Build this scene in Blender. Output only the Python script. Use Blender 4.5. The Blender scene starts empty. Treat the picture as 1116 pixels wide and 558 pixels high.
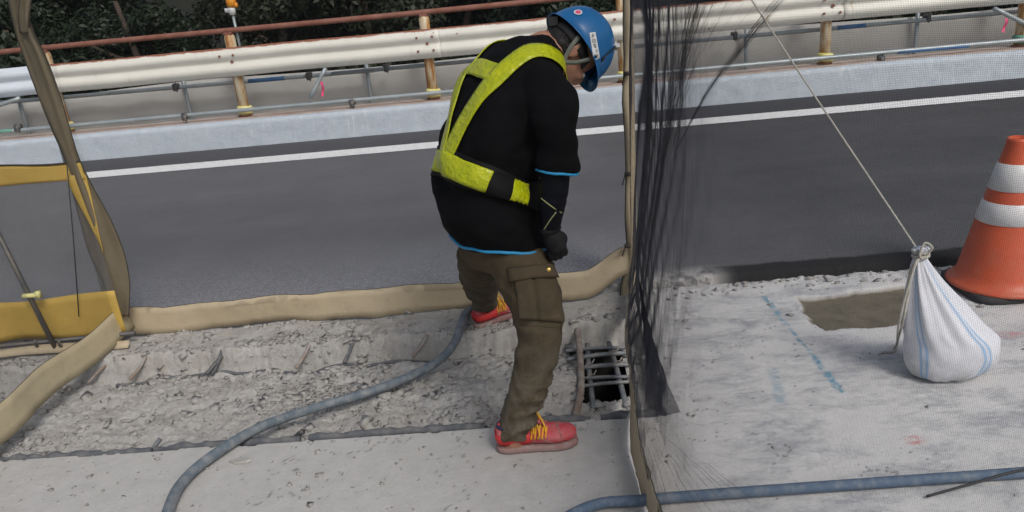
import bpy, bmesh, math, random
import numpy as np
from mathutils import Vector, Matrix, noise as mnoise
from mathutils.bvhtree import BVHTree

random.seed(7); RNG = np.random.default_rng(7)
SC = bpy.context.scene
COL = SC.collection

# ------------------------------------------------------------------ camera
F, CX, CY, HC = 830.0, 558.0, 279.0, 1.58
TH, RO, YA = np.radians([19.65, -5.52, -2.71])
_w = np.array([math.sin(YA)*math.cos(TH), math.cos(YA)*math.cos(TH), -math.sin(TH)])
_r0 = np.array([math.cos(YA), -math.sin(YA), 0.0]); _u0 = np.cross(_r0, _w)
_r = math.cos(RO)*_r0 + math.sin(RO)*_u0; _u = -math.sin(RO)*_r0 + math.cos(RO)*_u0
cam = bpy.data.objects.new('camera', bpy.data.cameras.new('camera')); COL.objects.link(cam)
cam.data.sensor_width = 36; cam.data.lens = 36*F/1116; cam.data.clip_end = 600; cam.data.clip_start = 0.02
cam.matrix_world = Matrix(((_r[0], _u[0], -_w[0], 0), (_r[1], _u[1], -_w[1], 0), (_r[2], _u[2], -_w[2], HC), (0, 0, 0, 1)))
SC.camera = cam

# ------------------------------------------------------------------ light: overcast
wd = bpy.data.worlds.new('World'); SC.world = wd; wd.use_nodes = True
nt = wd.node_tree; nt.nodes.clear()
sky = nt.nodes.new('ShaderNodeTexSky'); sky.sky_type = 'NISHITA'; sky.sun_disc = False
sky.sun_elevation = math.radians(46); sky.sun_rotation = math.radians(148); sky.dust_density = 4.0; sky.air_density = 1.0
hsv = nt.nodes.new('ShaderNodeHueSaturation'); hsv.inputs['Saturation'].default_value = 0.62
bg = nt.nodes.new('ShaderNodeBackground'); bg.inputs['Strength'].default_value = 0.10
out = nt.nodes.new('ShaderNodeOutputWorld')
nt.links.new(sky.outputs[0], hsv.inputs['Color']); nt.links.new(hsv.outputs[0], bg.inputs['Color']); nt.links.new(bg.outputs[0], out.inputs[0])
sun = bpy.data.objects.new('sun', bpy.data.lights.new('sun', 'SUN')); COL.objects.link(sun)
sun.data.energy = 1.25; sun.data.angle = math.radians(15); sun.data.color = (1.0, 0.965, 0.92)
_sd = Vector((math.sin(math.radians(148))*math.cos(math.radians(46)), math.cos(math.radians(148))*math.cos(math.radians(46)), math.sin(math.radians(46))))
sun.rotation_euler = _sd.to_track_quat('Z', 'Y').to_euler()
SC.view_settings.view_transform = 'Standard'; SC.view_settings.look = 'None'
SC.view_settings.gamma = 1.0; SC.view_settings.use_curve_mapping = False
SC.view_settings.exposure = 0.2
SC.render.engine = 'CYCLES'
SC.cycles.max_bounces = 6; SC.cycles.transparent_max_bounces = 16

# ------------------------------------------------------------------ pixel helpers (a pixel gives a direction only)
def ray(px, py): return _w + _r*(px-CX)/F - _u*(py-CY)/F
def G(px, py, Z=0.0):
    d = ray(px, py); t = (Z-HC)/d[2]; return np.array([d[0]*t, d[1]*t, Z])
def PY(px, py, Y):
    d = ray(px, py); t = Y/d[1]; return np.array([d[0]*t, Y, d[2]*t+HC])

# ------------------------------------------------------------------ generic helpers
def mesh_np(name, V, Fq, smooth=False):
    """fast mesh from arrays; Fq: list of int arrays (n,k)"""
    me = bpy.data.meshes.new(name)
    V = np.asarray(V, dtype=np.float32); me.vertices.add(len(V)); me.vertices.foreach_set('co', V.ravel())
    if not isinstance(Fq, list): Fq = [Fq]
    Fq = [np.asarray(f, dtype=np.int32) for f in Fq if len(f)]
    idx = np.concatenate([f.ravel() for f in Fq]); tot = np.concatenate([np.full(len(f), f.shape[1], np.int32) for f in Fq])
    st = np.concatenate([[0], np.cumsum(tot)[:-1]]).astype(np.int32)
    me.loops.add(len(idx)); me.loops.foreach_set('vertex_index', idx)
    me.polygons.add(len(tot)); me.polygons.foreach_set('loop_start', st)
    me.update(calc_edges=True); me.validate()
    if smooth: me.polygons.foreach_set('use_smooth', np.ones(len(me.polygons), bool))
    return me
class MB:
    def __init__(s): s.v = []; s.f = []
    def add(s, V, Fs):
        o = len(s.v); s.v += [tuple(map(float, p)) for p in V]; s.f += [tuple(i+o for i in f) for f in Fs]; return s
    def box(s, c, d, R=None):
        P = np.array([[x, y, z] for x in (-.5, .5) for y in (-.5, .5) for z in (-.5, .5)])*np.array(d)
        if R is not None: P = P @ np.array(R).T
        return s.add(P+np.array(c), [(0,1,3,2),(4,6,7,5),(0,4,5,1),(2,3,7,6),(0,2,6,4),(1,5,7,3)])
    def tube(s, path, rad, n=10, cap=True, ref=(0, 0, 1)):
        P = np.array(path, float); m = len(P); rad = np.full(m, rad) if np.isscalar(rad) else np.array(rad)
        T = np.gradient(P, axis=0); T /= np.linalg.norm(T, axis=1)[:, None]+1e-12
        V = []; a = np.array(ref, float)
        if abs(T[0] @ a) > .95: a = np.array([1., 0, 0]) if abs(T[0][0]) < .9 else np.array([0, 1., 0])
        u = a - T[0]*(a @ T[0]); u /= np.linalg.norm(u)
        for i in range(m):
            u = u - T[i]*(u @ T[i]); u /= np.linalg.norm(u)+1e-12; w = np.cross(T[i], u)
            for k in range(n):
                t = 2*math.pi*k/n; V.append(P[i]+rad[i]*(math.cos(t)*u+math.sin(t)*w))
        Fs = [(i*n+k, i*n+(k+1) % n, (i+1)*n+(k+1) % n, (i+1)*n+k) for i in range(m-1) for k in range(n)]
        if cap: Fs += [tuple(range(n-1, -1, -1)), tuple((m-1)*n+k for k in range(n))]
        return s.add(V, Fs)
    def loft(s, rings, cap=True):
        n = len(rings[0]); V = [p for r in rings for p in r]; m = len(rings)
        Fs = [(i*n+k, i*n+(k+1) % n, (i+1)*n+(k+1) % n, (i+1)*n+k) for i in range(m-1) for k in range(n)]
        if cap: Fs += [tuple(range(n-1, -1, -1)), tuple((m-1)*n+k for k in range(n))]
        return s.add(V, Fs)
    def grid(s, P):
        a, b = len(P), len(P[0])
        return s.add([q for row in P for q in row], [(i*b+j, i*b+j+1, (i+1)*b+j+1, (i+1)*b+j) for i in range(a-1) for j in range(b-1)])
    def mesh(s, name, smooth=False):
        me = bpy.data.meshes.new(name); me.from_pydata(s.v, [], s.f); me.update()
        bm = bmesh.new(); bm.from_mesh(me); bmesh.ops.recalc_face_normals(bm, faces=bm.faces); bm.to_mesh(me); bm.free()
        if smooth: me.polygons.foreach_set('use_smooth', np.ones(len(me.polygons), bool))
        return me
    def build(s, name, mat, parent=None, smooth=False): return link(name, s.mesh(name, smooth), mat, parent)
def link(name, me, mat=None, parent=None):
    o = bpy.data.objects.new(name, me); COL.objects.link(o)
    if mat is not None:
        me.materials.clear(); me.materials.append(mat)
    if parent is not None: o.parent = parent; o.matrix_parent_inverse = Matrix.Translation(parent.location).inverted()
    return o
def thing(name, label, cat, loc=(0, 0, 0), group=None):
    o = bpy.data.objects.new(name, None); COL.objects.link(o); o.location = tuple(loc); o.empty_display_size = .1
    return tag(o, label, cat, group)
def tag(o, label=None, cat=None, group=None, kind=None):
    for k, v in (('label', label), ('category', cat), ('group', group), ('kind', kind)):
        if v: o[k] = v
    return o
def catmull(P, n):
    P = np.array(P, float); Q = np.vstack([2*P[0]-P[1], P, 2*P[-1]-P[-2]]); out_ = []
    m = len(P)-1
    for t in np.linspace(0, m, n):
        i = min(int(t), m-1); u = t-i; a, b, c, d = Q[i:i+4]
        out_.append(.5*((2*b)+(-a+c)*u+(2*a-5*b+4*c-d)*u*u+(-a+3*b-3*c+d)*u**3))
    return np.array(out_)
def _h(ix, iy, seed):
    v = np.sin(ix*127.1+iy*311.7+seed*74.7)*43758.5453; return v-np.floor(v)
def vnoise(x, y, seed=0):
    ix, iy = np.floor(x), np.floor(y); fx, fy = x-ix, y-iy; fx = fx*fx*(3-2*fx); fy = fy*fy*(3-2*fy)
    return (_h(ix, iy, seed)*(1-fx)+_h(ix+1, iy, seed)*fx)*(1-fy)+(_h(ix, iy+1, seed)*(1-fx)+_h(ix+1, iy+1, seed)*fx)*fy
def fbm(x, y, seed=0, oct=5, gain=.5):
    s = 0; a = 1; t = 0
    for k in range(oct):
        s = s+a*(vnoise(x*2**k, y*2**k, seed+k*13)-.5)*2; t += a; a *= gain
    return s/t
def sstep(a, b, x):
    t = np.clip((x-a)/(b-a), 0, 1); return t*t*(3-2*t)

# ------------------------------------------------------------------ materials
class M: pass
def newmat(name):
    m = bpy.data.materials.new(name); m.use_nodes = True; n = m.node_tree; n.nodes.clear()
    o = n.nodes.new('ShaderNodeOutputMaterial'); b = n.nodes.new('ShaderNodeBsdfPrincipled'); n.links.new(b.outputs[0], o.inputs[0])
    return m, n, b
def node(n, typ, ins=None, **kw):
    x = n.nodes.new(typ)
    for k, v in kw.items(): setattr(x, k, v)
    for k, v in (ins or {}).items():
        if hasattr(v, 'is_linked') or isinstance(v, bpy.types.NodeSocket): n.links.new(v, x.inputs[k])
        else: x.inputs[k].default_value = v
    return x
def rgb(c): return (c[0], c[1], c[2], 1)
def noise_n(n, vec, scale, detail=6, rough=.6, dist=0.0):
    return node(n, 'ShaderNodeTexNoise', {'Vector': vec, 'Scale': scale, 'Detail': detail, 'Roughness': rough, 'Distortion': dist}).outputs['Fac']
def ramp(n, fac, stops, interp='LINEAR'):
    r = node(n, 'ShaderNodeValToRGB', {'Fac': fac}); r.color_ramp.interpolation = interp
    el = r.color_ramp.elements
    while len(el) > 1: el.remove(el[-1])
    el[0].position = stops[0][0]; el[0].color = rgb(stops[0][1]) if not np.isscalar(stops[0][1]) else rgb([stops[0][1]]*3)
    for p, c in stops[1:]:
        e = el.new(p); e.color = rgb(c) if not np.isscalar(c) else rgb([c]*3)
    return r.outputs['Color']
def mixc(n, fac, a, b, blend='MIX'):
    x = node(n, 'ShaderNodeMix', data_type='RGBA', blend_type=blend)
    for i, v in ((0, fac), (6, a), (7, b)):
        if isinstance(v, bpy.types.NodeSocket): n.links.new(v, x.inputs[i])
        else: x.inputs[i].default_value = v if i == 0 else rgb(v)
    return x.outputs[2]
def math_n(n, op, a, b=None, clamp=False):
    x = node(n, 'ShaderNodeMath', operation=op, use_clamp=clamp)
    for i, v in ((0, a), (1, b)):
        if v is None: continue
        if isinstance(v, bpy.types.NodeSocket): n.links.new(v, x.inputs[i])
        else: x.inputs[i].default_value = v
    return x.outputs[0]
def bump(n, b, h, strength=.4, dist=.01):
    x = node(n, 'ShaderNodeBump', {'Height': h, 'Strength': strength, 'Distance': dist}); n.links.new(x.outputs[0], b.inputs['Normal'])
def objco(n): return node(n, 'ShaderNodeTexCoord').outputs['Object']
def pm(name, c1, c2=None, scale=8, rough=.7, bmp=0.0, bscale=60, metal=0.0, lo=.35, hi=.65, spec=None, dist=.005, detail=6):
    m, n, b = newmat(name); v = objco(n)
    b.inputs['Roughness'].default_value = rough; b.inputs['Metallic'].default_value = metal
    if spec is not None: b.inputs['Specular IOR Level'].default_value = spec
    if c2 is None: c2 = tuple(x*.8 for x in c1)
    n.links.new(ramp(n, noise_n(n, v, scale, detail), [(lo, c1), (hi, c2)]), b.inputs['Base Color'])
    if bmp: bump(n, b, noise_n(n, v, bscale, 5), bmp, dist)
    return m

def mat_asphalt():
    m, n, b = newmat('asphalt'); v = objco(n)
    sp = node(n, 'ShaderNodeTexVoronoi', {'Vector': v, 'Scale': 130.0}); fine = sp.outputs['Distance']
    speck = ramp(n, fine, [(.0, .115), (.35, .080), (.7, .056)])
    big = ramp(n, noise_n(n, v, .9, 5), [(.3, .8), (.7, 1.12)])
    mp = node(n, 'ShaderNodeMapping', {'Vector': v, 'Scale': (.05, .9, 1)}).outputs[0]
    strk = ramp(n, noise_n(n, mp, 1.6, 4), [(.3, .84), (.72, 1.14)])
    mot = ramp(n, noise_n(n, v, 6, 7, .72), [(.3, .90), (.7, 1.10)]); strk = mixc(n, 1.0, strk, mot, 'MULTIPLY')
    col = mixc(n, 1.0, mixc(n, 1.0, speck, big, 'MULTIPLY'), strk, 'MULTIPLY')
    col = mixc(n, 1.0, col, (.97, .985, 1.06), 'MULTIPLY')
    # dust carried out of the work area: heaviest beside its edge
    y = node(n, 'ShaderNodeSeparateXYZ', {'Vector': v}).outputs['Y']; x = node(n, 'ShaderNodeSeparateXYZ', {'Vector': v}).outputs['X']
    d0 = node(n, 'ShaderNodeMapRange', {'Value': y, 'From Min': 3.7, 'From Max': 5.3, 'To Min': 1.0, 'To Max': 0.0}).outputs[0]
    left = node(n, 'ShaderNodeMapRange', {'Value': x, 'From Min': .2, 'From Max': .9, 'To Min': 1.0, 'To Max': 0.12}).outputs[0]
    dn = ramp(n, noise_n(n, v, 55, 6, .75), [(.38, 0.0), (.62, 1.0)])
    f = math_n(n, 'MULTIPLY', math_n(n, 'MULTIPLY', math_n(n, 'MULTIPLY', d0, d0), left), math_n(n, 'ADD', math_n(n, 'MULTIPLY', dn, .60), .22))
    col = mixc(n, f, col, (.44, .45, .475))
    left_pale = node(n, 'ShaderNodeMapRange', {'Value': math_n(n, 'ADD', x, math_n(n, 'MULTIPLY', noise_n(n, v, .8, 4), 1.2)), 'From Min': .4, 'From Max': 2.4, 'To Min': .26, 'To Max': 0.0}).outputs[0]  # paler tone across the lane on the left, fading to the right
    col = mixc(n, math_n(n, 'MULTIPLY', left_pale, ramp(n, noise_n(n, v, 2.2, 5), [(.25, .75), (.75, 1.0)])), col, (.34, .34, .355))
    gut = node(n, 'ShaderNodeMapRange', {'Value': y, 'From Min': 8.08, 'From Max': 8.16, 'To Min': 0.0, 'To Max': .55}).outputs[0]
    col = mixc(n, gut, col, (.035, .036, .042))
    # mortar smear at the edge and fresh tar to the right of the net
    e = node(n, 'ShaderNodeMapRange', {'Value': y, 'From Min': 3.72, 'From Max': 3.90, 'To Min': 1.0, 'To Max': 0.0}).outputs[0]
    xr = node(n, 'ShaderNodeMapRange', {'Value': x, 'From Min': .82, 'From Max': .98, 'To Min': 1.0, 'To Max': 0.0}).outputs[0]
    sm = ramp(n, noise_n(n, v, 9, 5, .7), [(.40, 0.0), (.52, 1.0)])
    ml = node(n, 'ShaderNodeMapRange', {'Value': x, 'From Min': -.35, 'From Max': .1, 'To Min': .25, 'To Max': 1.0}).outputs[0]
    col = mixc(n, math_n(n, 'MULTIPLY', math_n(n, 'MULTIPLY', math_n(n, 'MULTIPLY', e, xr), sm), ml), col, (.52, .51, .49))
    tr = node(n, 'ShaderNodeMapRange', {'Value': x, 'From Min': .85, 'From Max': 1.0, 'To Min': 0.0, 'To Max': 1.0}).outputs[0]
    e2 = node(n, 'ShaderNodeMapRange', {'Value': math_n(n, 'ADD', y, math_n(n, 'MULTIPLY', noise_n(n, v, 5, 4), .08)), 'From Min': 3.87, 'From Max': 3.90, 'To Min': 1.0, 'To Max': 0.0}).outputs[0]
    col = mixc(n, math_n(n, 'MULTIPLY', tr, e2), col, (.012, .012, .013))
    n.links.new(col, b.inputs['Base Color']); b.inputs['Roughness'].default_value = .82; b.inputs['Specular IOR Level'].default_value = .35
    bump(n, b, fine, .55, .004)
    return m
def mat_slab():
    m, n, b = newmat('worn_concrete'); v = objco(n)
    at = lambda k: node(n, 'ShaderNodeAttribute', attribute_name=k).outputs['Fac']
    n1 = noise_n(n, v, 2.6, 8, .68, .6); n2 = noise_n(n, v, 14, 7, .7); n3 = noise_n(n, v, 90, 4, .7)
    base = ramp(n, n2, [(.25, (.38, .375, .36)), (.5, (.44, .435, .42)), (.75, (.49, .485, .47))])
    smooth_ = mixc(n, ramp(n, n1, [(.40, 0.0), (.75, .55)]), base, (.39, .38, .36))
    mpp = node(n, 'ShaderNodeMapping', {'Vector': v, 'Scale': (.75, 1.5, 1)}).outputs[0]
    patch = mixc(n, ramp(n, noise_n(n, mpp, 4.2, 10, .80, .2), [(.47, 0.0), (.60, .95)]), mixc(n, .75, base, (.65, .65, .65)), (.36, .37, .39))
    patch = mixc(n, ramp(n, noise_n(n, mpp, 19, 6, .75), [(.55, 0.0), (.68, .75)]), patch, (.66, .66, .65))
    col = mixc(n, at('milled'), smooth_, patch)
    pits = ramp(n, noise_n(n, v, 34, 3, .5), [(.23, 1.0), (.29, 0.0)])
    col = mixc(n, math_n(n, 'MULTIPLY', pits, .5), col, (.2, .19, .175))
    col = mixc(n, ramp(n, n3, [(.5, 0.0), (.75, .28)]), col, (.28, .27, .25))
    col = mixc(n, at('mud'), col, ramp(n, n2, [(.3, (.095, .082, .050)), (.7, (.175, .15, .10))]))
    scr = ramp(n, noise_n(n, v, 26, 5, .7), [(.40, 0.0), (.56, 1.0)])
    col = mixc(n, math_n(n, 'MULTIPLY', at('blue'), scr), col, (.13, .30, .40))
    col = mixc(n, math_n(n, 'MULTIPLY', at('pink'), scr), col, (.55, .2, .2))
    col = mixc(n, at('crack'), col, (.13, .125, .12))
    n.links.new(col, b.inputs['Base Color'])
    rr = node(n, 'ShaderNodeMapRange', {'Value': at('mud'), 'From Min': .4, 'From Max': 1.0, 'To Min': .9, 'To Max': .33}).outputs[0]
    n.links.new(rr, b.inputs['Roughness'])
    bump(n, b, math_n(n, 'ADD', n3, math_n(n, 'MULTIPLY', n2, .6)), .5, .006)
    return m
def mat_broken():
    m, n, b = newmat('broken_concrete'); v = objco(n)
    n1 = noise_n(n, v, 5, 8, .7); n2 = noise_n(n, v, 38, 7, .75); n3 = noise_n(n, v, 160, 3, .7)
    col = ramp(n, n2, [(.28, (.31, .30, .285)), (.5, (.42, .41, .39)), (.72, (.51, .50, .48))])
    col = mixc(n, ramp(n, n1, [(.46, 0.0), (.68, .6)]), col, (.33, .305, .27))
    n.links.new(col, b.inputs['Base Color']); b.inputs['Roughness'].default_value = .95
    bump(n, b, math_n(n, 'ADD', n2, n3), .8, .008)
    return m
def mat_beam(name, c1, c2, rust):
    m, n, b = newmat(name); v = objco(n)
    z = node(n, 'ShaderNodeSeparateXYZ', {'Vector': v}).outputs['Z']
    col = ramp(n, noise_n(n, v, 3.0, 6), [(.3, c1), (.7, c2)])
    if rust:
        nz = noise_n(n, v, 7, 6, .7)
        edge = node(n, 'ShaderNodeMapRange', {'Value': math_n(n, 'ADD', z, math_n(n, 'MULTIPLY', math_n(n, 'SUBTRACT', nz, .5), .05)), 'From Min': 1.145, 'From Max': 1.158, 'To Min': 0.0, 'To Max': 1.0}).outputs[0]
        mp = node(n, 'ShaderNodeMapping', {'Vector': v, 'Scale': (9, 2, 1.2)}).outputs[0]
        st = ramp(n, noise_n(n, mp, 1.4, 4), [(.66, 0.0), (.74, .6)])
        col = mixc(n, st, col, (.46, .36, .24))
        spots = ramp(n, noise_n(n, v, 6, 4, .6), [(.71, 0.0), (.74, .9)])
        col = mixc(n, spots, col, (.24, .09, .04))
        col = mixc(n, edge, col, ramp(n, nz, [(.3, (.20, .075, .04)), (.7, (.30, .12, .07))]))
    n.links.new(col, b.inputs['Base Color']); b.inputs['Roughness'].default_value = .5
    bump(n, b, noise_n(n, v, 40, 4), .12, .004)
    return m
def mat_post():
    m, n, b = newmat('rusty_cream_paint'); v = objco(n)
    mp = node(n, 'ShaderNodeMapping', {'Vector': v, 'Scale': (7, 7, 1.5)}).outputs[0]
    nz = noise_n(n, mp, 1.6, 7, .7)
    col = ramp(n, nz, [(.32, (.70, .64, .50)), (.46, (.60, .49, .33)), (.55, (.46, .23, .07)), (.70, (.24, .09, .03))])
    n.links.new(col, b.inputs['Base Color']); b.inputs['Roughness'].default_value = .65
    bump(n, b, nz, .3, .006)
    return m
def mat_kerb():
    m, n, b = newmat('painted_kerb'); v = objco(n)
    n2 = noise_n(n, v, 11, 6, .7); n1 = noise_n(n, v, 1.6, 5)
    col = ramp(n, n2, [(.3, (.41, .465, .525)), (.7, (.50, .56, .62))])
    col = mixc(n, ramp(n, n1, [(.45, 0.0), (.75, .55)]), col, (.46, .51, .56))
    mp = node(n, 'ShaderNodeMapping', {'Vector': v, 'Scale': (3, 3, .5)}).outputs[0]
    col = mixc(n, ramp(n, noise_n(n, mp, 5, 5), [(.58, 0.0), (.72, .45)]), col, (.70, .73, .76))
    nd = noise_n(n, v, 45, 3, .6)
    n.links.new(col, b.inputs['Base Color']); b.inputs['Roughness'].default_value = .75
    bump(n, b, math_n(n, 'ADD', math_n(n, 'MULTIPLY', nd, .5), n2), .6, .016)
    return m
def mat_cloth(name, c1, c2, wscale=900, rough=.9, nscale=5, sheen=0.0, bmp=.25, lo=.35, hi=.7):
    m, n, b = newmat(name); v = objco(n)
    wv = node(n, 'ShaderNodeTexWave', {'Vector': v, 'Scale': wscale/6.28, 'Distortion': 1.0, 'Detail': 1.0}, wave_type='BANDS', bands_direction='DIAGONAL').outputs['Fac']
    nz = noise_n(n, v, nscale, 7, .65)
    n.links.new(ramp(n, nz, [(lo, c1), (hi, c2)]), b.inputs['Base Color'])
    b.inputs['Roughness'].default_value = rough; b.inputs['Specular IOR Level'].default_value = .12
    if sheen: b.inputs['Sheen Weight'].default_value = sheen
    bump(n, b, math_n(n, 'ADD', math_n(n, 'MULTIPLY', wv, .3), noise_n(n, v, 45, 5)), bmp, .004)
    return m
def mat_trousers():
    m, n, b = newmat('dusty_brown_canvas'); v = objco(n)
    nz = noise_n(n, v, 7, 7, .65); z = node(n, 'ShaderNodeSeparateXYZ', {'Vector': v}).outputs['Z']
    col = ramp(n, nz, [(.3, (.050, .038, .023)), (.7, (.088, .068, .042))])
    low = node(n, 'ShaderNodeMapRange', {'Value': z, 'From Min': 0.0, 'From Max': .62, 'To Min': .6, 'To Max': .02}).outputs[0]
    du = ramp(n, noise_n(n, v, 12, 8, .75, .8), [(.40, 0.0), (.70, 1.0)])
    col = mixc(n, math_n(n, 'MULTIPLY', low, du), col, (.26, .24, .20))
    n.links.new(col, b.inputs['Base Color']); b.inputs['Roughness'].default_value = .92; b.inputs['Specular IOR Level'].default_value = .2
    tw = node(n, 'ShaderNodeTexWave', {'Vector': v, 'Scale': 130.0, 'Distortion': 1.5}, wave_type='BANDS', bands_direction='DIAGONAL').outputs['Fac']
    bump(n, b, math_n(n, 'ADD', math_n(n, 'MULTIPLY', tw, .2), noise_n(n, v, 50, 5)), .3, .004)
    return m
def mat_hem(name, c1, c2, trans=.25):
    m, n, b = newmat(name); v = objco(n)
    nz = noise_n(n, v, 4, 7, .65); n2 = noise_n(n, v, 22, 5, .7)
    col = mixc(n, ramp(n, n2, [(.5, 0.0), (.75, .5)]), ramp(n, nz, [(.3, c1), (.7, c2)]), tuple(x*.68 for x in c1))
    n.links.new(col, b.inputs['Base Color']); b.inputs['Roughness'].default_value = .62
    tl = node(n, 'ShaderNodeBsdfTranslucent', {'Color': col}); mx = node(n, 'ShaderNodeMixShader', {'Fac': trans})
    n.links.new(b.outputs[0], mx.inputs[1]); n.links.new(tl.outputs[0], mx.inputs[2])
    n.links.new(mx.outputs[0], [x for x in n.nodes if x.type == 'OUTPUT_MATERIAL'][0].inputs[0])
    bump(n, b, noise_n(n, v, 18, 4), .25, .01)
    return m
def mat_bag():
    m, n, b = newmat('woven_white_plastic'); v = objco(n)
    st = node(n, 'ShaderNodeAttribute', attribute_name='stripe').outputs['Fac']
    wx = node(n, 'ShaderNodeTexWave', {'Vector': v, 'Scale': 170.0, 'Distortion': 1.0}, bands_direction='X').outputs['Fac']
    wz = node(n, 'ShaderNodeTexWave', {'Vector': v, 'Scale': 170.0, 'Distortion': 1.0}, bands_direction='Z').outputs['Fac']
    col = ramp(n, noise_n(n, v, 9, 6), [(.3, (.74, .75, .80)), (.7, (.66, .675, .73))])
    z = node(n, 'ShaderNodeSeparateXYZ', {'Vector': v}).outputs['Z']
    dirt = math_n(n, 'MULTIPLY', node(n, 'ShaderNodeMapRange', {'Value': z, 'From Min': 0.0, 'From Max': .16, 'To Min': .75, 'To Max': 0.0}).outputs[0], ramp(n, noise_n(n, v, 16, 6), [(.35, 0.1), (.6, 1.0)]))
    col = mixc(n, dirt, col, (.34, .33, .31))
    col = mixc(n, math_n(n, 'MULTIPLY', st, .8), col, (.16, .38, .66))
    n.links.new(col, b.inputs['Base Color']); b.inputs['Roughness'].default_value = .5
    bump(n, b, math_n(n, 'ADD', math_n(n, 'MULTIPLY', math_n(n, 'ADD', wx, wz), .25), noise_n(n, v, 30, 4)), .35, .004)
    return m
def mat_leaf(name, c1, c2):
    m, n, b = newmat(name); v = objco(n)
    oi = node(n, 'ShaderNodeObjectInfo').outputs['Random']
    col = ramp(n, noise_n(n, v, 1.3, 5, .7), [(.3, c1), (.7, c2)])
    col = mixc(n, math_n(n, 'MULTIPLY', oi, .5), col, tuple(x*.6 for x in c1))
    n.links.new(col, b.inputs['Base Color']); b.inputs['Roughness'].default_value = .55
    tl = node(n, 'ShaderNodeBsdfTranslucent', {'Color': col}); mx = node(n, 'ShaderNodeMixShader', {'Fac': .2})
    n.links.new(b.outputs[0], mx.inputs[1]); n.links.new(tl.outputs[0], mx.inputs[2])
    n.links.new(mx.outputs[0], [x for x in n.nodes if x.type == 'OUTPUT_MATERIAL'][0].inputs[0])
    return m
def mat_vest():
    m, n, b = newmat('fluorescent_reflective_tape'); v = objco(n)
    vo = node(n, 'ShaderNodeTexVoronoi', {'Vector': v, 'Scale': 70.0}).outputs['Distance']
    nz = noise_n(n, v, 16, 5)
    col = ramp(n, nz, [(.3, (.33, .39, .003)), (.7, (.50, .53, .006))])
    n.links.new(col, b.inputs['Base Color']); b.inputs['Roughness'].default_value = .28
    b.inputs['Coat Weight'].default_value = .12; b.inputs['Coat Roughness'].default_value = .15
    bump(n, b, math_n(n, 'ADD', vo, math_n(n, 'MULTIPLY', noise_n(n, v, 28, 4), 2.0)), .5, .006)
    return m
def mat_cone():
    m, n, b = newmat('orange_cone_plastic'); v = objco(n)
    z = node(n, 'ShaderNodeSeparateXYZ', {'Vector': v}).outputs['Z']
    col = ramp(n, noise_n(n, v, 6, 6), [(.3, (.60, .10, .035)), (.7, (.48, .08, .035))])
    d = math_n(n, 'MULTIPLY', node(n, 'ShaderNodeMapRange', {'Value': z, 'From Min': 0.0, 'From Max': .35, 'To Min': .7, 'To Max': .1}).outputs[0], ramp(n, noise_n(n, v, 14, 6, .7), [(.4, 0.0), (.75, .7)]))
    n.links.new(mixc(n, d, col, (.42, .20, .13)), b.inputs['Base Color']); b.inputs['Roughness'].default_value = .45
    return m

M.asphalt = mat_asphalt(); M.slab = mat_slab(); M.broken = mat_broken(); M.kerb = mat_kerb()
M.deck = pm('plain_concrete', (.40, .385, .36), (.32, .31, .285), 3, .9, .4, 60)
M.kerbtop = pm('stained_concrete', (.52, .44, .39), (.40, .30, .25), 5, .9, .5, 60)
M.line = pm('road_paint', (.82, .82, .815), (.56, .56, .56), 22, .6, .3, 120, lo=.50, hi=.80)
M.beam = mat_beam('cream_painted_rail', (.76, .75, .68), (.69, .68, .61), True)
M.beam_new = mat_beam('galvanised_white_rail', (.70, .75, .82), (.62, .68, .75), False)
M.post = mat_post()
M.rustpipe = pm('rust_brown_pipe', (.20, .072, .045), (.27, .12, .085), 7, .7, .3, 60)
M.galv = pm('galvanised_steel', (.40, .44, .45), (.30, .35, .37), 6, .45, .15, 60, metal=.35)
M.bluepaint = pm('blue_marking', (.05, .15, .38), (.09, .2, .36), 9, .6)
M.greenpaint = pm('green_marking', (.12, .34, .24), (.16, .3, .25), 9, .6)
M.tape = pm('yellow_tape', (.78, .74, .34), (.68, .62, .20), 12, .6, .3, 40)
M.tarp = mat_cloth('grey_sheeting', (.58, .575, .55), (.50, .495, .47), 600, .8, 2.0)
M.steel = pm('dark_steel', (.10, .11, .12), (.17, .15, .13), 18, .55, .4, 90, metal=.5)
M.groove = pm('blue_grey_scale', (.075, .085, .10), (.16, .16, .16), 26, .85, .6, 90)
M.rebar = pm('weathered_rebar', (.13, .15, .17), (.24, .24, .235), 14, .6, .5, 120, metal=.25)
M.rustbar = pm('rusty_rebar', (.20, .145, .115), (.33, .31, .28), 14, .85, .5, 120)
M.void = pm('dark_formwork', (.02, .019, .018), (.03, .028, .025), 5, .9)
M.hem = mat_hem('beige_hem', (.56, .47, .325), (.50, .415, .285), .2)
M.hemside = mat_hem('khaki_hem', (.56, .49, .33), (.50, .43, .29), .3)
M.hemdark = mat_hem('shaded_beige_hem', (.22, .18, .115), (.17, .145, .10), .3)  # beige hem with the shade of its backside and the net in its colour
M.yellow = mat_hem('yellow_sheeting', (.70, .49, .12), (.60, .41, .10), .3)
M.net = pm('black_netting', (.020, .021, .029), (.028, .029, .038), 6, .8)
M.netgrey = pm('grey_netting', (.32, .325, .33), (.27, .27, .28), 6, .6)
M.piping = pm('dark_edging', (.035, .03, .025), (.05, .045, .035), 30, .8)
M.hose = pm('blue_grey_rubber', (.10, .13, .155), (.27, .275, .275), 24, .7, .3, 90, lo=.42, hi=.78)
M.hoseblue = pm('blue_hose', (.075, .12, .185), (.22, .24, .26), 24, .7, .3, 90, lo=.45, hi=.8)
M.rope = pm('natural_rope', (.52, .50, .45), (.40, .38, .33), 60, .85, .6, 200)
M.bag = mat_bag(); M.cone = mat_cone()
M.reflect = pm('white_reflective', (.66, .66, .66), (.55, .55, .56), 10, .4, .1, 60)
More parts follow.
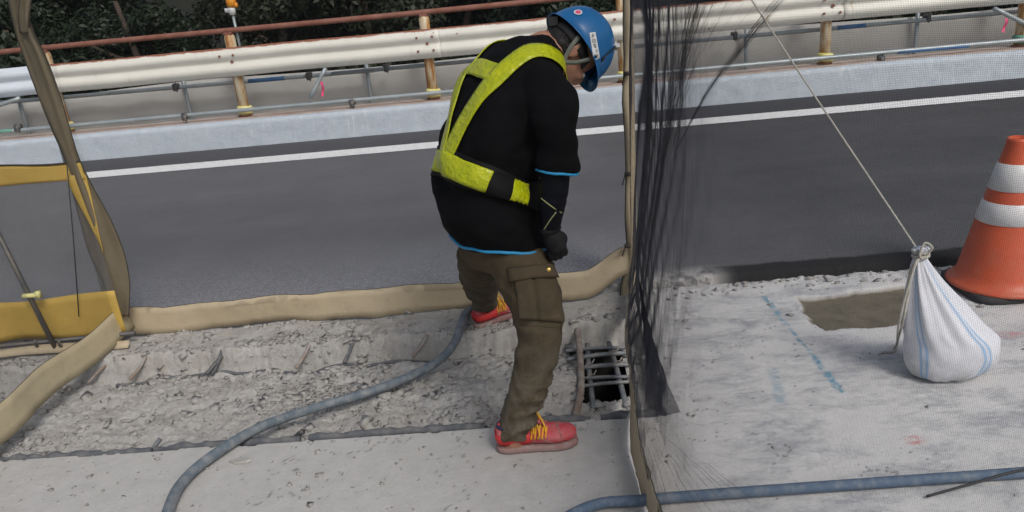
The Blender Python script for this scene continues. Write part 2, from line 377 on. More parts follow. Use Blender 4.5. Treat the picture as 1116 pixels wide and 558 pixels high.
M.rubber = pm('black_rubber', (.025, .025, .027), (.05, .05, .05), 10, .8, .3, 60)
M.shirt = mat_cloth('black_jersey', (.0035, .0036, .0045), (.0055, .0056, .007), 900, .9, 5, .0, .35)
M.under = mat_cloth('black_stretch', (.0035, .004, .0065), (.005, .006, .009), 1400, .6, 6, .0, .15)
M.trim = pm('cyan_piping', (.015, .26, .52), (.02, .22, .45), 30, .6)
M.seam = pm('pale_seam', (.30, .32, .15), (.26, .27, .13), 30, .7)
M.vest = mat_vest(); M.vestblack = mat_cloth('black_webbing', (.006, .006, .007), (.009, .009, .009), 1500, .55, 20)
M.trousers = mat_trousers()
M.skin = pm('skin', (.40, .205, .135), (.34, .165, .105), 14, .5, .15, 120)
M.maskgrey = pm('grey_mask', (.26, .26, .27), (.2, .2, .21), 20, .8)
M.hair = pm('black_hair', (.012, .010, .009), (.02, .017, .015), 60, .6, .7, 150)
M.helmet = pm('blue_helmet_shell', (.008, .125, .33), (.010, .105, .28), 4, .25)
M.strap = pm('grey_strap', (.16, .17, .15), (.12, .13, .11), 30, .8)
M.black = pm('black_plastic', (.012, .012, .013), (.02, .02, .02), 10, .5)
M.white = pm('white_plastic', (.70, .71, .72), (.6, .6, .6), 10, .5)
M.shoe = pm('dusty_red_leather', (.46, .045, .06), (.44, .17, .165), 22, .6, .5, 160, lo=.42, hi=.72)
M.shoered = pm('bright_red_leather', (.62, .03, .03), (.50, .03, .035), 12, .5, .2, 70)
M.sole = pm('dusty_rubber_sole', (.23, .11, .10), (.33, .25, .23), 12, .8, .3, 70)
M.lace = pm('yellow_lace', (.78, .42, .02), (.68, .36, .03), 40, .7)
M.lining = pm('navy_lining', (.02, .02, .05), (.03, .03, .06), 20, .8)
M.glove = mat_cloth('dark_grey_glove', (.010, .011, .013), (.022, .022, .023), 700, .8, 30)
M.brass = pm('brass_button', (.62, .45, .15), (.5, .35, .1), 20, .35, metal=.9)
M.orange = pm('orange_lens', (.75, .32, .02), (.65, .22, .02), 30, .3)
M.pinktag = pm('pink_ribbon', (.75, .06, .18), (.65, .08, .18), 20, .6)
M.bark = pm('bark', (.07, .05, .035), (.04, .03, .022), 8, .9, .8, 25)
M.leafA = mat_leaf('dark_leaf', (.011, .024, .008), (.021, .037, .012))
M.leafB = mat_leaf('olive_leaf', (.017, .026, .008), (.028, .039, .013))
M.forestfloor = pm('forest_floor', (.010, .012, .006), (.006, .008, .004), .8, .95, .6, 6)

# ------------------------------------------------------------------ setting: terrain, deck, road, kerb
YE, YK, ZR = 3.73, 8.86, 0.05           # road edge, kerb face, road height
xs = np.concatenate([np.linspace(-260, -40, 12), np.linspace(-36, 36, 37), np.linspace(40, 260, 12)])
ys = np.concatenate([np.linspace(-260, 9, 10), np.linspace(10.5, 60, 26), np.linspace(70, 320, 11)])
X, Y = np.meshgrid(xs, ys, indexing='ij')
Z = -7.0+np.where(Y > 12, .42*np.clip(Y-12, 0, 70), 0)+fbm(X*.12, Y*.12, 3)*1.6
nb = len(ys); idx = np.arange(len(xs)*nb).reshape(len(xs), nb)
q = np.stack([idx[:-1, :-1], idx[1:, :-1], idx[1:, 1:], idx[:-1, 1:]], -1).reshape(-1, 4)
tag(link('hillside_ground', mesh_np('hillside_ground', np.stack([X, Y, Z], -1).reshape(-1, 3), q, True), M.forestfloor), kind='structure')

XA, XB, YA_, YB_ = -3.4, 3.3, 1.55, YE           # detailed work area
mb = MB()
for (x0, x1, y0, y1) in ((-40, XA, -4, YE), (XB, 40, -4, YE), (XA, XB, -4, YA_)):
    mb.box(((x0+x1)/2, (y0+y1)/2, -.15), (x1-x0, y1-y0, .30))
tag(mb.build('bridge_deck', M.deck), kind='structure')
mb = MB(); mb.box((0, 6.4, -.62), (80, 5.9, .44))                 # deck under the road
tag(mb.build('bridge_girder', M.deck), kind='structure')
# work area as one height field, split by surface
dx = .0088
gx = np.arange(XA, XB+dx, dx); gy = np.arange(YA_, YB_+dx*.5, dx); gy[-1] = YB_
X, Y = np.meshgrid(gx, gy, indexing='ij')
TX, TF, TB = .415, 2.505, 3.40                   # trench right end, front edge, back edge
jf = fbm(X*5, X*0+3, 11, 4)*.010+fbm(X*40, Y*40, 12, 3)*.005
jb = fbm(X*3.2, X*0+9, 21, 5)*.030+fbm(X*22, Y*22, 22, 3)*.016
jx = fbm(Y*5, Y*0+5, 31, 4)*.02
inn = sstep(0, .012, Y-(TF+jf))*sstep(0, .020, (TB+jb)-Y)*sstep(0, .03, (TX+jx)-X)
mound = fbm(X*2.2, Y*2.6, 41, 5)
floor_ = -.095+mound*.035+fbm(X*11, Y*11, 42, 4, .6)*.016+np.abs(fbm(X*30, Y*30, 43, 3))*.010
_t = fbm(X*6.5, Y*8.5, 44, 4, .6); floor_ = floor_+np.round(_t*5)/5*.030+fbm(X*70, Y*70, 45, 2)*.006
floor_ = floor_-.055*(1-sstep(.035, .12, Y-(TF+jf)))-.026*sstep(3.10, 3.34, Y)-.03*sstep(.05, .02, np.abs((TB+jb)-.055-Y))*(.5+fbm(X*4, Y*0, 48, 3))
floor_ += .05*sstep(.25, 0, np.hypot((X+.02)/1.0, (Y-2.95)/.9)-.05)
Zs = fbm(X*1.6, Y*1.6, 51, 4)*.004+fbm(X*35, Y*35, 52, 2)*.0009
rb = sstep(TB+jb-.06, TB+jb+.02, Y)*(X < TX+.1)
Zs = Zs+rb*(fbm(X*9, Y*9, 53, 4)*.018-.004)
mudd = (X-1.50)/.30; mude = (Y-3.31-.06*(X-1.5))/.20
mudm = 1-np.maximum(np.abs(mudd), np.abs(mude))+fbm(X*9, Y*9, 61, 4)*.16
mud = sstep(0.0, .10, mudm); Zs = Zs-mud*.016-sstep(.0, .05, mudm)*.006
road_edge_r = sstep(3.60, 3.70, Y+fbm(X*6, Y*6, 62, 4)*.05)*(X > TX)
Zs = Zs+road_edge_r*fbm(X*25, Y*25, 63, 4)*.012
Zs = Zs+(X > TX)*fbm(X*14, Y*14, 64, 4)*.003
Z = Zs*(1-inn)+floor_*inn
_wall = inn*(1-sstep(.0, .16, (TB+jb)-Y))*(Y > 3)*(X < TX)
Z = Z+_wall*(np.round(fbm(X*7, Y*16, 46, 4)*4)/4*.020+fbm(X*45, Y*45, 47, 3)*.010)
# rebar window: shaft opening in the trench
HX0, HX1, HY0, HY1 = .105, .315, 2.80, 3.26
def seg(px0, px1, w):
    a, b_ = G(*px0)[:2], G(*px1)[:2]; d = b_-a; L = np.hypot(*d); d /= L
    t = (X-a[0])*d[0]+(Y-a[1])*d[1]; e = np.abs(-(X-a[0])*d[1]+(Y-a[1])*d[0])+fbm(X*30, Y*30, 5, 2)*.004
    return sstep(w, w*.4, e)*(t > 0)*(t < L)
blue = np.maximum.reduce([.9*seg((833, 322), (850, 345), .022), .85*seg((848, 343), (890, 392), .013), seg((888, 390), (917, 428), .022), .45*seg((842, 402), (852, 440), .03)])
pinkp = G(996, 480); pink = sstep(.05, .01, np.hypot(X-pinkp[0], (Y-pinkp[1])*1.4)); pinkq = G(1100, 365); pink = np.maximum(pink, .6*sstep(.09, .02, np.hypot(X-pinkq[0], (Y-pinkq[1])*2)))
crk = fbm(X*4+9, Y*4, 71, 5); crack = sstep(.007, .001, np.abs(crk-.12))*(fbm(X*1.3, Y*1.3, 72, 2) > .12)*(1-inn)*.8
milled = sstep(TX-.12, TX+.12, X)
na, nb = X.shape; idx = np.arange(na*nb).reshape(na, nb)
V = np.stack([X+(inn > .02)*(inn < .98)*fbm(X*60, Y*60, 81, 2)*.003, Y, Z], -1).reshape(-1, 3)
q = np.stack([idx[:-1, :-1], idx[1:, :-1], idx[1:, 1:], idx[:-1, 1:]], -1).reshape(-1, 4)
fx, fy, fi = X.ravel()[q].mean(1), Y.ravel()[q].mean(1), inn.ravel()[q].mean(1)
jh = fbm(fx*20, fy*20, 91, 3)*.014
hole = (fx > HX0+jh) & (fx < HX1+jh) & (fy > HY0+jh) & (fy < HY1+jh)
isT = (fi > .04) | ((fx < TX) & (fy > TB-.08))
def submesh(name, mask, mat, attrs=None):
    f = q[mask]; u, inv = np.unique(f, return_inverse=True); me = mesh_np(name, V[u], inv.reshape(-1, 4), True)
    for k, a in (attrs or {}).items():
        at = me.attributes.new(k, 'FLOAT', 'POINT'); at.data.foreach_set('value', a.ravel()[u].astype(np.float32))
    return tag(link(name, me, mat), kind='structure')
at_ = dict(blue=blue, pink=pink, mud=mud, crack=crack*1.0, milled=milled)
submesh('concrete_slab', ~isT & (fx < TX), M.slab, at_)
submesh('milled_concrete_slab', ~isT & (fx >= TX), M.slab, at_)
submesh('trench_bed', isT & ~hole, M.broken)
def zat(x, y):
    i = int(round((x-XA)/dx)); j = int(round((y-YA_)/dx)); return float(Z[min(max(i, 0), na-1), min(max(j, 0), nb-1)])
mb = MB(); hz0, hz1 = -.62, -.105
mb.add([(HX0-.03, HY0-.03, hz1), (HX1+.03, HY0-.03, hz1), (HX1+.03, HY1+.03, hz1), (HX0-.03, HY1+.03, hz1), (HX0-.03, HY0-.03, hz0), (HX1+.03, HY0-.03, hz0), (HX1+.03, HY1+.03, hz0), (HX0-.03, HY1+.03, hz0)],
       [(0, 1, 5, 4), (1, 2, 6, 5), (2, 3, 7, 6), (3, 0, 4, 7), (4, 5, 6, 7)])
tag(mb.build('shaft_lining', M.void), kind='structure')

# road surface: sheet with a ragged vertical edge towards the work area
ex = np.concatenate([np.linspace(-40, -4.1, 30), np.arange(-4, 4, .012), np.linspace(4.1, 40, 30)])
ej = fbm(ex*3, ex*0, 101, 5)*.018+fbm(ex*40, ex*0, 102, 2)*.005
yrow = [YE-.012, YE, YE+.015, 3.9, 4.4, 5.4, 7, YK+.02]
V_ = np.array([[(x, (yy+e if k < 3 else yy), (-.04 if k == 0 else (ZR-.008 if k == 1 else ZR))) for k, yy in enumerate(yrow)] for x, e in zip(ex, ej)])
idx = np.arange(len(ex)*len(yrow)).reshape(len(ex), -1)
tag(link('road', mesh_np('road', V_.reshape(-1, 3), np.stack([idx[:-1, :-1], idx[1:, :-1], idx[1:, 1:], idx[:-1, 1:]], -1).reshape(-1, 4)), M.asphalt), kind='structure')
lx = np.arange(-38, 38, .03); w0 = 7.765+fbm(lx*20, lx*0, 7, 3)*.006; w1 = 8.105+fbm(lx*20, lx*0, 8, 3)*.006
V_ = np.concatenate([np.stack([lx, w0, lx*0+ZR+.004], 1), np.stack([lx, w1, lx*0+ZR+.004], 1)]); k = np.arange(len(lx)-1)
tag(link('edge_line', mesh_np('edge_line', V_, np.stack([k, k+1, k+1+len(lx), k+len(lx)], 1)), M.line), kind='structure')
# kerb: rough painted upstand with bevelled arris
prof = [(YK, .0), (YK+.012, .10), (YK+.02, .20), (YK+.028, .268), (YK+.055, .298), (YK+.13, .302)]
prof2 = []
for a, b_ in zip(prof[:-1], prof[1:]):
    for t in np.linspace(0, 1, 4)[:-1]: prof2.append((a[0]+(b_[0]-a[0])*t, a[1]+(b_[1]-a[1])*t))
prof2.append(prof[-1]); kx = np.arange(-14, 14.01, .03)
P = np.array(prof2); XX, KK = np.meshgrid(kx, np.arange(len(P)), indexing='ij')
nz = fbm(XX*7, P[KK, 1]*12, 111, 4)*.006+fbm(XX*.7, P[KK, 1]*0, 112, 3)*.014
V_ = np.stack([XX, P[KK, 0]-nz*(P[KK, 1] < .28), ZR+P[KK, 1]+nz*.5*(KK > 8)], -1)
idx = np.arange(XX.size).reshape(XX.shape)
tag(link('kerb', mesh_np('kerb', V_.reshape(-1, 3), np.stack([idx[:-1, :-1], idx[1:, :-1], idx[1:, 1:], idx[:-1, 1:]], -1).reshape(-1, 4), True), M.kerb), kind='structure')
mb = MB(); mb.box((0, YK+.305, .121), (28, .35, .472)); tag(mb.build('parapet_top', M.kerbtop), kind='structure')
mb = MB(); mb.box((-27, YK+.25, .1), (26, .5, .5)); mb.box((27, YK+.25, .1), (26, .5, .5)); tag(mb.build('kerb_continuation', M.kerb), kind='structure')

# ------------------------------------------------------------------ guard rail
YG = YK+.36
rail = thing('guard_rail', 'cream corrugated steel guard rail with rusty posts and brown top pipe along kerb', 'guard rail', (0, YG, .336))
POSTX = [-8.0, -5.72, -3.49, -1.19, 1.09, 3.43, 5.66, 7.95]
wp = [(-.022, 1.172), (-.030, 1.165), (-.038, 1.15), (-.079, 1.115), (-.082, 1.09), (-.079, 1.060), (-.046, 1.03), (-.042, 1.01), (-.046, .99), (-.079, .958), (-.082, .93), (-.079, .900), (-.038, .862), (-.030, .85), (-.022, .843)]
def beam(x0, x1, mat, label=None, dy=0):
    m = MB(); n = max(2, int((x1-x0)/.05)); R = []
    for x in np.linspace(x0, x1, n):
        wob = .006*math.sin(x*1.7)+.004*math.sin(x*4.1); pr = [(x, YG-.075+a+dy+wob, z+wob*.4) for a, z in wp]
        R.append(pr+[(p[0], p[1]+.005, p[2]) for p in reversed(pr)])
    m.loft(R); o = m.build('beam', mat, rail, True)
    if label: o['label'] = label
beam(-14, -5.66, M.beam_new, 'newer bluish white beam section')
beam(-5.70, -1.02, M.beam, None, -.008); beam(-1.05, 3.60, M.beam); beam(3.57, 9.0, M.beam, None, -.008); beam(8.98, 14, M.beam)
for i, x in enumerate(POSTX):
    m = MB(); m.tube([(x, YG, .30), (x, YG, 1.285), (x, YG, 1.31), (x, YG, 1.318)], [.062, .062, .05, .02], 16)
    p = m.build('post', M.post, rail, True)
    m = MB(); m.tube([(x, YG, .352), (x, YG, .372)], .085, 16); m.build('base_flange', M.rustpipe, p)
    m = MB(); rr = [.074, .092, .084, .096, .078]; m.tube([(x+.003*k, YG, .385+.024*k) for k in range(5)], rr, 14)
    m.build('tape_wrap', M.tape if i != 6 else M.greenpaint, p, True)
    for sx in (-.09, .09) if i % 2 else (-.10, .06):
        for z in (1.085, .935) if i % 2 else (1.085,):
            m = MB(); m.tube([(x+sx, YG-.163, z), (x+sx, YG-.178, z)], .014, 8); m.build('bolt', M.rustpipe, p)
    m = MB(); m.tube([(x+.02, YG-.118, 1.01), (x+.02, YG-.138, 1.01)], .018, 8); m.build('bolt', M.rustpipe, p)
    m = MB(); m.box((x, YG-.005, 1.325), (.09, .09, .03)); m.build('saddle', M.rustpipe, p)
m = MB(); m.tube([(x, YG+.0+.004*math.sin(x), 1.357+.004*math.sin(x*.9)) for x in np.arange(-14, 14.1, .5)], .031, 14); m.build('top_rail', M.rustpipe, rail, True)
def solid_(o):
    md = o.modifiers.new('thick', 'SOLIDIFY'); md.thickness = .002; return o
# rust runs below the joint bolts
for x, w_, h_ in ((-1.13, .10, .055), (-1.32, .045, .075), (3.50, .05, .05)):
    pts = []
    for k in range(9):
        t = k/8; pts.append((x-w_/2+w_*t, YG-.1625, 1.118-h_*(1-abs(2*t-1))**.6*random.uniform(.6, 1)))
    top = [(x-w_/2+w_*k/8, YG-.125, 1.142) for k in range(9)]
    m = MB(); m.grid([top, pts]); solid_(m.build('rust_run', M.rustpipe, rail))

# ------------------------------------------------------------------ scaffold behind the rail
YS = YG+.22
scf = thing('pipe_scaffold', 'grey steel pipe scaffold running behind the cream guard rail posts', 'scaffold', (0, YS, .3))
def pipe(a, b_, r=.0243, mat=M.galv, name='pipe', parent=scf):
    m = MB(); m.tube([np.array(a)+(np.array(b_)-np.array(a))*t for t in np.linspace(0, 1, 5)], r, 12); return m.build(name, mat, parent, True)
pipe((-14, YS, .80), (-1.9, YS-.0, .735)); pipe((-2.4, YS-.05, .745), (14, YS-.05, .72))
pipe((-14, YG-.14, .455), (14, YG-.14, .435))
pipe((4.2, YG-.14, .4372), (5.0, YG-.14, .4366), .0255, M.bluepaint, 'marking_sleeve'); pipe((5.9, YG-.14, .4364), (6.6, YG-.14, .436), .0255, M.greenpaint, 'marking_sleeve'); pipe((3.62, YS-.05, .7365), (3.95, YS-.05, .736), .0255, M.bluepaint, 'marking_sleeve')
pipe((-6.7, YG-.14, .4535), (-6.3, YG-.14, .453), .0255, M.greenpaint, 'marking_sleeve'); pipe((-3.45, YS, .7437), (-3.0, YS, .741), .0255, M.bluepaint, 'marking_sleeve')
for x in (-6.4, -4.27, -2.0, .2, 2.6, 4.6): pipe((x, YS+.06, -.6), (x+random.uniform(-.02, .02), YS+.06, .86), .0243, M.galv, 'upright')
a, b_ = PY(338, 107, YG-.19), PY(355, 74, YG-.13); pipe(a, b_, .0243, M.galv, 'brace')
a, b_ = PY(1083, 9, YG-.1), PY(1130, 32, YG-.1); pipe(a, b_, .0243, M.galv, 'brace')
a, b_ = PY(-5, 116, YG-.1), PY(22, 107, YG-.1); pipe(a, b_, .0243, M.galv, 'brace')
def clamp(c):
    m = MB(); c = np.array(c)
    m.tube([c+(-.035, 0, 0), c+(.035, 0, 0)], .036, 10); m.box(c+(0, -.035, -.02), (.05, .04, .06)); m.tube([c+(0.012, -.03, -.07), c+(.012, -.03, .05)], .008, 6); m.tube([c+(-.02, -.05, -.045), c+(.03, -.05, -.045)], .011, 6)
    m.build('clamp', M.steel, scf, True)
for px, py in ((202, 126), (384, 111), (960, 63), (20, 138)): clamp(PY(px, py, YG-.14))
for px, py in ((192, 94), (337, 82), (421, 73), (800, 38), (1010, 18)): clamp(PY(px, py, YS-.02))
def ribbon_tag(px, py, l, label):
    c = PY(px, py, YG-.2); m = MB()
    P = [[c+np.array([s*.014+.012*math.sin(5*t)*1, -.01*math.sin(7*t)+d_, -l*t]) for s in (-1, 1)] for t in np.linspace(0, 1, 8) for d_ in (0,)]
    m.grid(P); o = m.build('marker_ribbon', M.pinktag)
    md = o.modifiers.new('thick', 'SOLIDIFY'); md.thickness = .003
    tag(o, label, 'ribbon')
ribbon_tag(350, 89, .17, 'pink marker ribbon hanging below the slanted pipe between two rusty posts')
ribbon_tag(1096, 20, .15, 'pink marker ribbon tied to sloping pipe near green taped post')
# sheeting hung on the scaffold's outer side
sx = np.arange(-14, 14, .05); sv = np.linspace(0, 1, 14)
SX, SV = np.meshgrid(sx, sv, indexing='ij')
topz = .79+.03*np.sin(SX*.9)-.07*sstep(-3.6, -6.2, SX)
fold = .025*np.sin(SX*5+fbm(SX*.9, SV*.5, 6, 3)*6)+.03*fbm(SX*2.2, SV*1.2, 9, 4)
V_ = np.stack([SX, YS+.16+fold*(.4+SV*.6), topz-(SV*1.25)], -1)
idx = np.arange(SX.size).reshape(SX.shape)
o = link('scaffold_sheet', mesh_np('scaffold_sheet', V_.reshape(-1, 3), np.stack([idx[:-1, :-1], idx[1:, :-1], idx[1:, 1:], idx[:-1, 1:]], -1).reshape(-1, 4), True), M.tarp)
md = o.modifiers.new('thick', 'SOLIDIFY'); md.thickness = .004
tag(o, 'long grey protective sheet hung behind the scaffold pipes and guard rail', 'tarpaulin')
# warning lamp on a stake
c = PY(252, 8, YG+.05)
wl = thing('warning_lamp', 'small orange lamp with white holder on thin stake above brown top pipe', 'lamp', (c[0], c[1], 1.3))
m = MB(); m.tube([(c[0]+.01, c[1], 1.0), (c[0], c[1], c[2]-.06)], .016, 8); m.build('stake', M.galv, wl, True)
m = MB(); m.tube([c+(0, 0, -.085), c+(0, 0, -.02), c+(.0, 0, .0)], [.035, .045, .04], 12); m.box(c+(-.05, 0, -.03), (.06, .03, .05)); m.build('holder', M.white, wl, True)
m = MB(); m.tube([c+(0, 0, 0), c+(.01, 0, .05), c+(.01, 0, .10), c+(.005, 0, .125), c+(0, 0, .135)], [.045, .06, .055, .035, .01], 14); m.box(c+(.055, 0, .02), (.05, .04, .05)); m.build('lens', M.orange, wl, True)

# ------------------------------------------------------------------ trees beyond the bridge
def crown_mesh(seed, R, H, n, size):
    rg = np.random.default_rng(seed); cl = []
    for k in range(34):
        t = rg.random(); ang = rg.random()*6.283; rad = R*(1-.75*t**1.4)*(.35+.65*math.sqrt(rg.random()))
        cl.append((rad*math.cos(ang), rad*math.sin(ang), H*(.08+.9*t), (.28+.30*rg.random())*R*.62))
    cl = np.array(cl); w_ = cl[:, 3]**2; ch = rg.choice(len(cl), n, p=w_/w_.sum())
    d = rg.normal(size=(n, 3)); d /= np.linalg.norm(d, axis=1)[:, None]; rr = rg.random(n)**.45
    C = cl[ch, :3]+d*(cl[ch, 3]*rr)[:, None]*np.array([1, 1, .7])
    nn = d+rg.normal(size=(n, 3))*.6+np.array([0, 0, .4]); nn /= np.linalg.norm(nn, axis=1)[:, None]
    a = np.cross(nn, rg.normal(size=(n, 3))); a /= np.linalg.norm(a, axis=1)[:, None]; b_ = np.cross(nn, a)
    s = size*(.55+.9*rg.random(n))[:, None]
    tip = C+a*s*1.0; V = np.stack([C-a*s, C+b_*s*.42+nn*s*.12, tip-nn*s*.25, C-b_*s*.42+nn*s*.12], 1).reshape(-1, 3)
    return mesh_np('crown', V, np.arange(4*n).reshape(n, 4))
def trunk_mesh(seed, H, r):
    rg = random.Random(seed); m = MB()
    P = [(rg.uniform(-.1, .1)*k*.4, rg.uniform(-.1, .1)*k*.4, H*k/6) for k in range(7)]
    m.tube(catmull(P, 14), np.linspace(r, r*.25, 14), 8)
    for k in range(7):
        z = H*rg.uniform(.25, .85); a = rg.random()*6.28; l = rg.uniform(.9, 1.9)
        m.tube([(0, 0, z), (l*.5*math.cos(a), l*.5*math.sin(a), z+l*.25), (l*math.cos(a), l*math.sin(a), z+l*.6)], [r*.4, r*.25, r*.08], 6)
    return m.mesh('trunk', True)
protos = [(crown_mesh(1, 2.3, 6.0, 36000, .055), trunk_mesh(1, 6.2, .16), M.leafA), (crown_mesh(2, 2.0, 6.8, 36000, .05), trunk_mesh(2, 6.8, .15), M.leafB), (crown_mesh(3, 2.6, 5.4, 36000, .06), trunk_mesh(3, 5.6, .18), M.leafA)]
for i, (cm, tm, lm) in enumerate(protos): cm.materials.append(lm); tm.materials.append(M.bark)
for i in range(30):
    row = i % 3; x = -13.5+.88*i+random.uniform(-.4, .4); y = 12.8+row*2.0+random.uniform(-.5, .5); kd = (i*7+i//3) % 3
    z = -5.6+row*1.1+random.uniform(-.4, .3)
    lab = ['broad dark green tree crowded behind the grey scaffold sheet', 'slender olive green tree among the dark trees beyond the rail', 'spreading dark green tree standing beyond the guard rail'][kd]
    t = thing('tree', lab, 'tree', (x, y, z), 'trees beyond the bridge')
    t.rotation_euler = (0, 0, random.random()*6.28); s = random.uniform(.9, 1.2); t.scale = (s, s, s)
    for nm, me in (('trunk', protos[kd][1]), ('crown', protos[kd][0])):
        o = bpy.data.objects.new(nm, me); COL.objects.link(o); o.parent = t

# ------------------------------------------------------------------ nets made of real threads
def thread_mesh(name, lines, rad, A, B):
    """lines (n,m,3) centre lines; A, B (3,) or (n,m,3) offset axes; triangular threads"""
    n, m, _ = lines.shape
    V = np.empty((n, m, 3, 3), np.float32)
    for k in range(3):
        t = 2*math.pi*k/3+.5; V[:, :, k] = lines+rad*(math.cos(t)*A+math.sin(t)*B)
    idx = np.arange(n*m*3).reshape(n, m, 3); qs = []
    for k in range(3):
        a, b_ = idx[:, :, k], idx[:, :, (k+1) % 3]
        qs.append(np.stack([a[:, :-1], b_[:, :-1], b_[:, 1:], a[:, 1:]], -1).reshape(-1, 4))
    return V.reshape(-1, 3), np.concatenate(qs)
def netting(name, S, U, Vv, pu, pv, rad, mat, parent, mu, mv):
    """S(u,v)->xyz arrays; u along the length, v along the height; pu/pv thread positions; mu/mv samples"""
    sv = np.linspace(Vv[0], Vv[1], mv); su = np.linspace(U[0], U[1], mu)
    L1 = S(*np.meshgrid(pu, sv, indexing='ij'))                     # upright threads
    V1, F1 = thread_mesh(name, L1, rad, np.array([1., 0, 0]), np.array([0, 1., 0]))
    vv, uu = np.meshgrid(pv, su, indexing='ij'); L2 = S(uu, vv)     # level threads
    T = np.gradient(L2, axis=1); Nn = np.cross(T, np.array([0, 0, 1.])); Nn /= np.linalg.norm(Nn, axis=2)[:, :, None]+1e-9
    V2, F2 = thread_mesh(name, L2, rad, Nn, np.array([0, 0, 1.]))
    return link(name, mesh_np(name, np.concatenate([V1, V2]), np.concatenate([F1, F2+len(V1)])), mat, parent)
def solid(o, t):
    md = o.modifiers.new('thick', 'SOLIDIFY'); md.thickness = t; md.offset = 0; return o
def sheet(name, P, mat, parent, t=.003):
    m = MB(); m.grid(P); return solid(m.build(name, mat, parent, True), t)

# right wall: runs from the far corner post towards the camera's right
path = catmull([(.455, 3.78), (.385, 3.35), (.325, 2.95), (.285, 2.5), (.262, 2.05), (.30, 1.55), (.46, 1.10), (.80, .78), (1.35, .62)], 400)
sl = np.concatenate([[0], np.cumsum(np.hypot(*np.diff(path, axis=0).T))]); SLEN = sl[-1]
tg = np.gradient(path, axis=0); tg /= np.hypot(*tg.T)[:, None]; nrm = np.stack([-tg[:, 1], tg[:, 0]], 1)
def S_right(u, v):
    x = np.interp(u, sl, path[:, 0]); y = np.interp(u, sl, path[:, 1]); nx = np.interp(u, sl, nrm[:, 0]); ny = np.interp(u, sl, nrm[:, 1])
    ph = u-.55*v*np.clip(u, 0, 1)
    a = .014*np.exp(-u/.7)*np.sin(2*math.pi*(ph*6.5)+3*vnoise(u*3, v*1.2, 4))+.008*np.exp(-u/1.2)*fbm(ph*16, v*.7, 17, 3)+.010*fbm(u*1.6, v*1.4, 5, 3)+.0040*np.exp(-(u/2.4)**4)*fbm(ph*8, v*.8, 19, 4)
    a = a*sstep(0, .03, u)
    bow = sstep(0, .6, u)*(.035*sstep(.12, .35, v)+.065*sstep(.3, 1.2, v))*sstep(3.2, 1.6, u)+.014*sstep(.12, .3, v)
    return np.stack([x+nx*a+bow, y+ny*a, v+0*u], -1)
def S_right_hem(u, v):
    return np.stack([np.interp(u, sl, path[:, 0])+.014*sstep(.12, .3, v), np.interp(u, sl, path[:, 1]), v+0*u], -1)
rn = thing('safety_net', 'black fine mesh net with beige hem between worker and white sandbag', 'safety net', (.3, 2.4, 0))
pu = np.concatenate([np.arange(.0, .30, .0011), np.arange(.30, 1.2, .0013), np.arange(1.2, 1.9, .0018), np.arange(1.9, SLEN, .0025)]); pv = np.arange(.10, 2.35, .0024)
netting('netting', S_right, (0, SLEN), (.10, 2.35), pu, pv, .00012, M.net, rn, 300, 26)
def hem_strip(name, S, us, z0, z1, parent, mat=M.hem, off=None, wav=0, cord=True):
    P = []
    for u in us:
        row = []
        for k, z in enumerate(np.linspace(z0, z1, 5)):
            p = S(np.array(u), np.array(z)).copy()
            if off is not None: p = p+off(u, z)
            p = p+np.array([1., 1., .35])*(.007*float(fbm(np.array(u*9.), np.array(z*22.+u*4), 33, 3))+.003*float(fbm(np.array(u*40.), np.array(z*30.), 34, 2)))
            row.append(p)
        P.append(row)
    o = sheet(name, P, mat, parent, .0025)
    if cord:
        m = MB(); m.tube([r[-1] for r in P], .0016, 6); m.build('edge_cord', M.piping, parent, True)
    return o
usR = np.linspace(.03, SLEN-.02, 220)
hem_strip('bottom_hem', S_right_hem, usR, .012, .135, rn, off=lambda u, z: np.array([-.022*math.sin(u*3.1)**2*(1-(z-.012)/.123)-.004, 0, .006*math.sin(u*14)]))
# upright hem at the far corner, folded towards the camera
ks = [(0, 679, 690), (30, 679, 690), (70, 680, 691), (110, 678, 692), (150, 681, 692), (190, 682, 693), (240, 681, 694), (280, 684, 694), (312, 676, 694), (345, 676, 690), (380, 680, 690)]
P = []
for yv in np.linspace(-160, 372, 60):
    l = np.interp(yv, [k[0] for k in ks], [k[1] for k in ks]); r_ = np.interp(yv, [k[0] for k in ks], [k[2] for k in ks])
    dd = .02*math.sin(yv*.05)
    P.append([PY(l, yv, 3.70+dd), PY((l*.6+r_*.4), yv, 3.685), PY(r_, yv, 3.71-dd)])
sheet('side_hem', P, M.hem, rn, .003)
m = MB(); m.tube([p[0]+np.array([0, -.004, 0]) for p in P], .0025, 6); m.build('edge_cord', M.piping, rn, True)
for yv in (80, 190, 268): c = PY(684, yv, 3.66); m = MB(); m.box(c, (.03, .02, .018)); m.tube([c+(-.012, 0, 0), c+(-.03, -.01, -.05)], .003, 5); m.build('cord_tie', M.piping, rn, True)
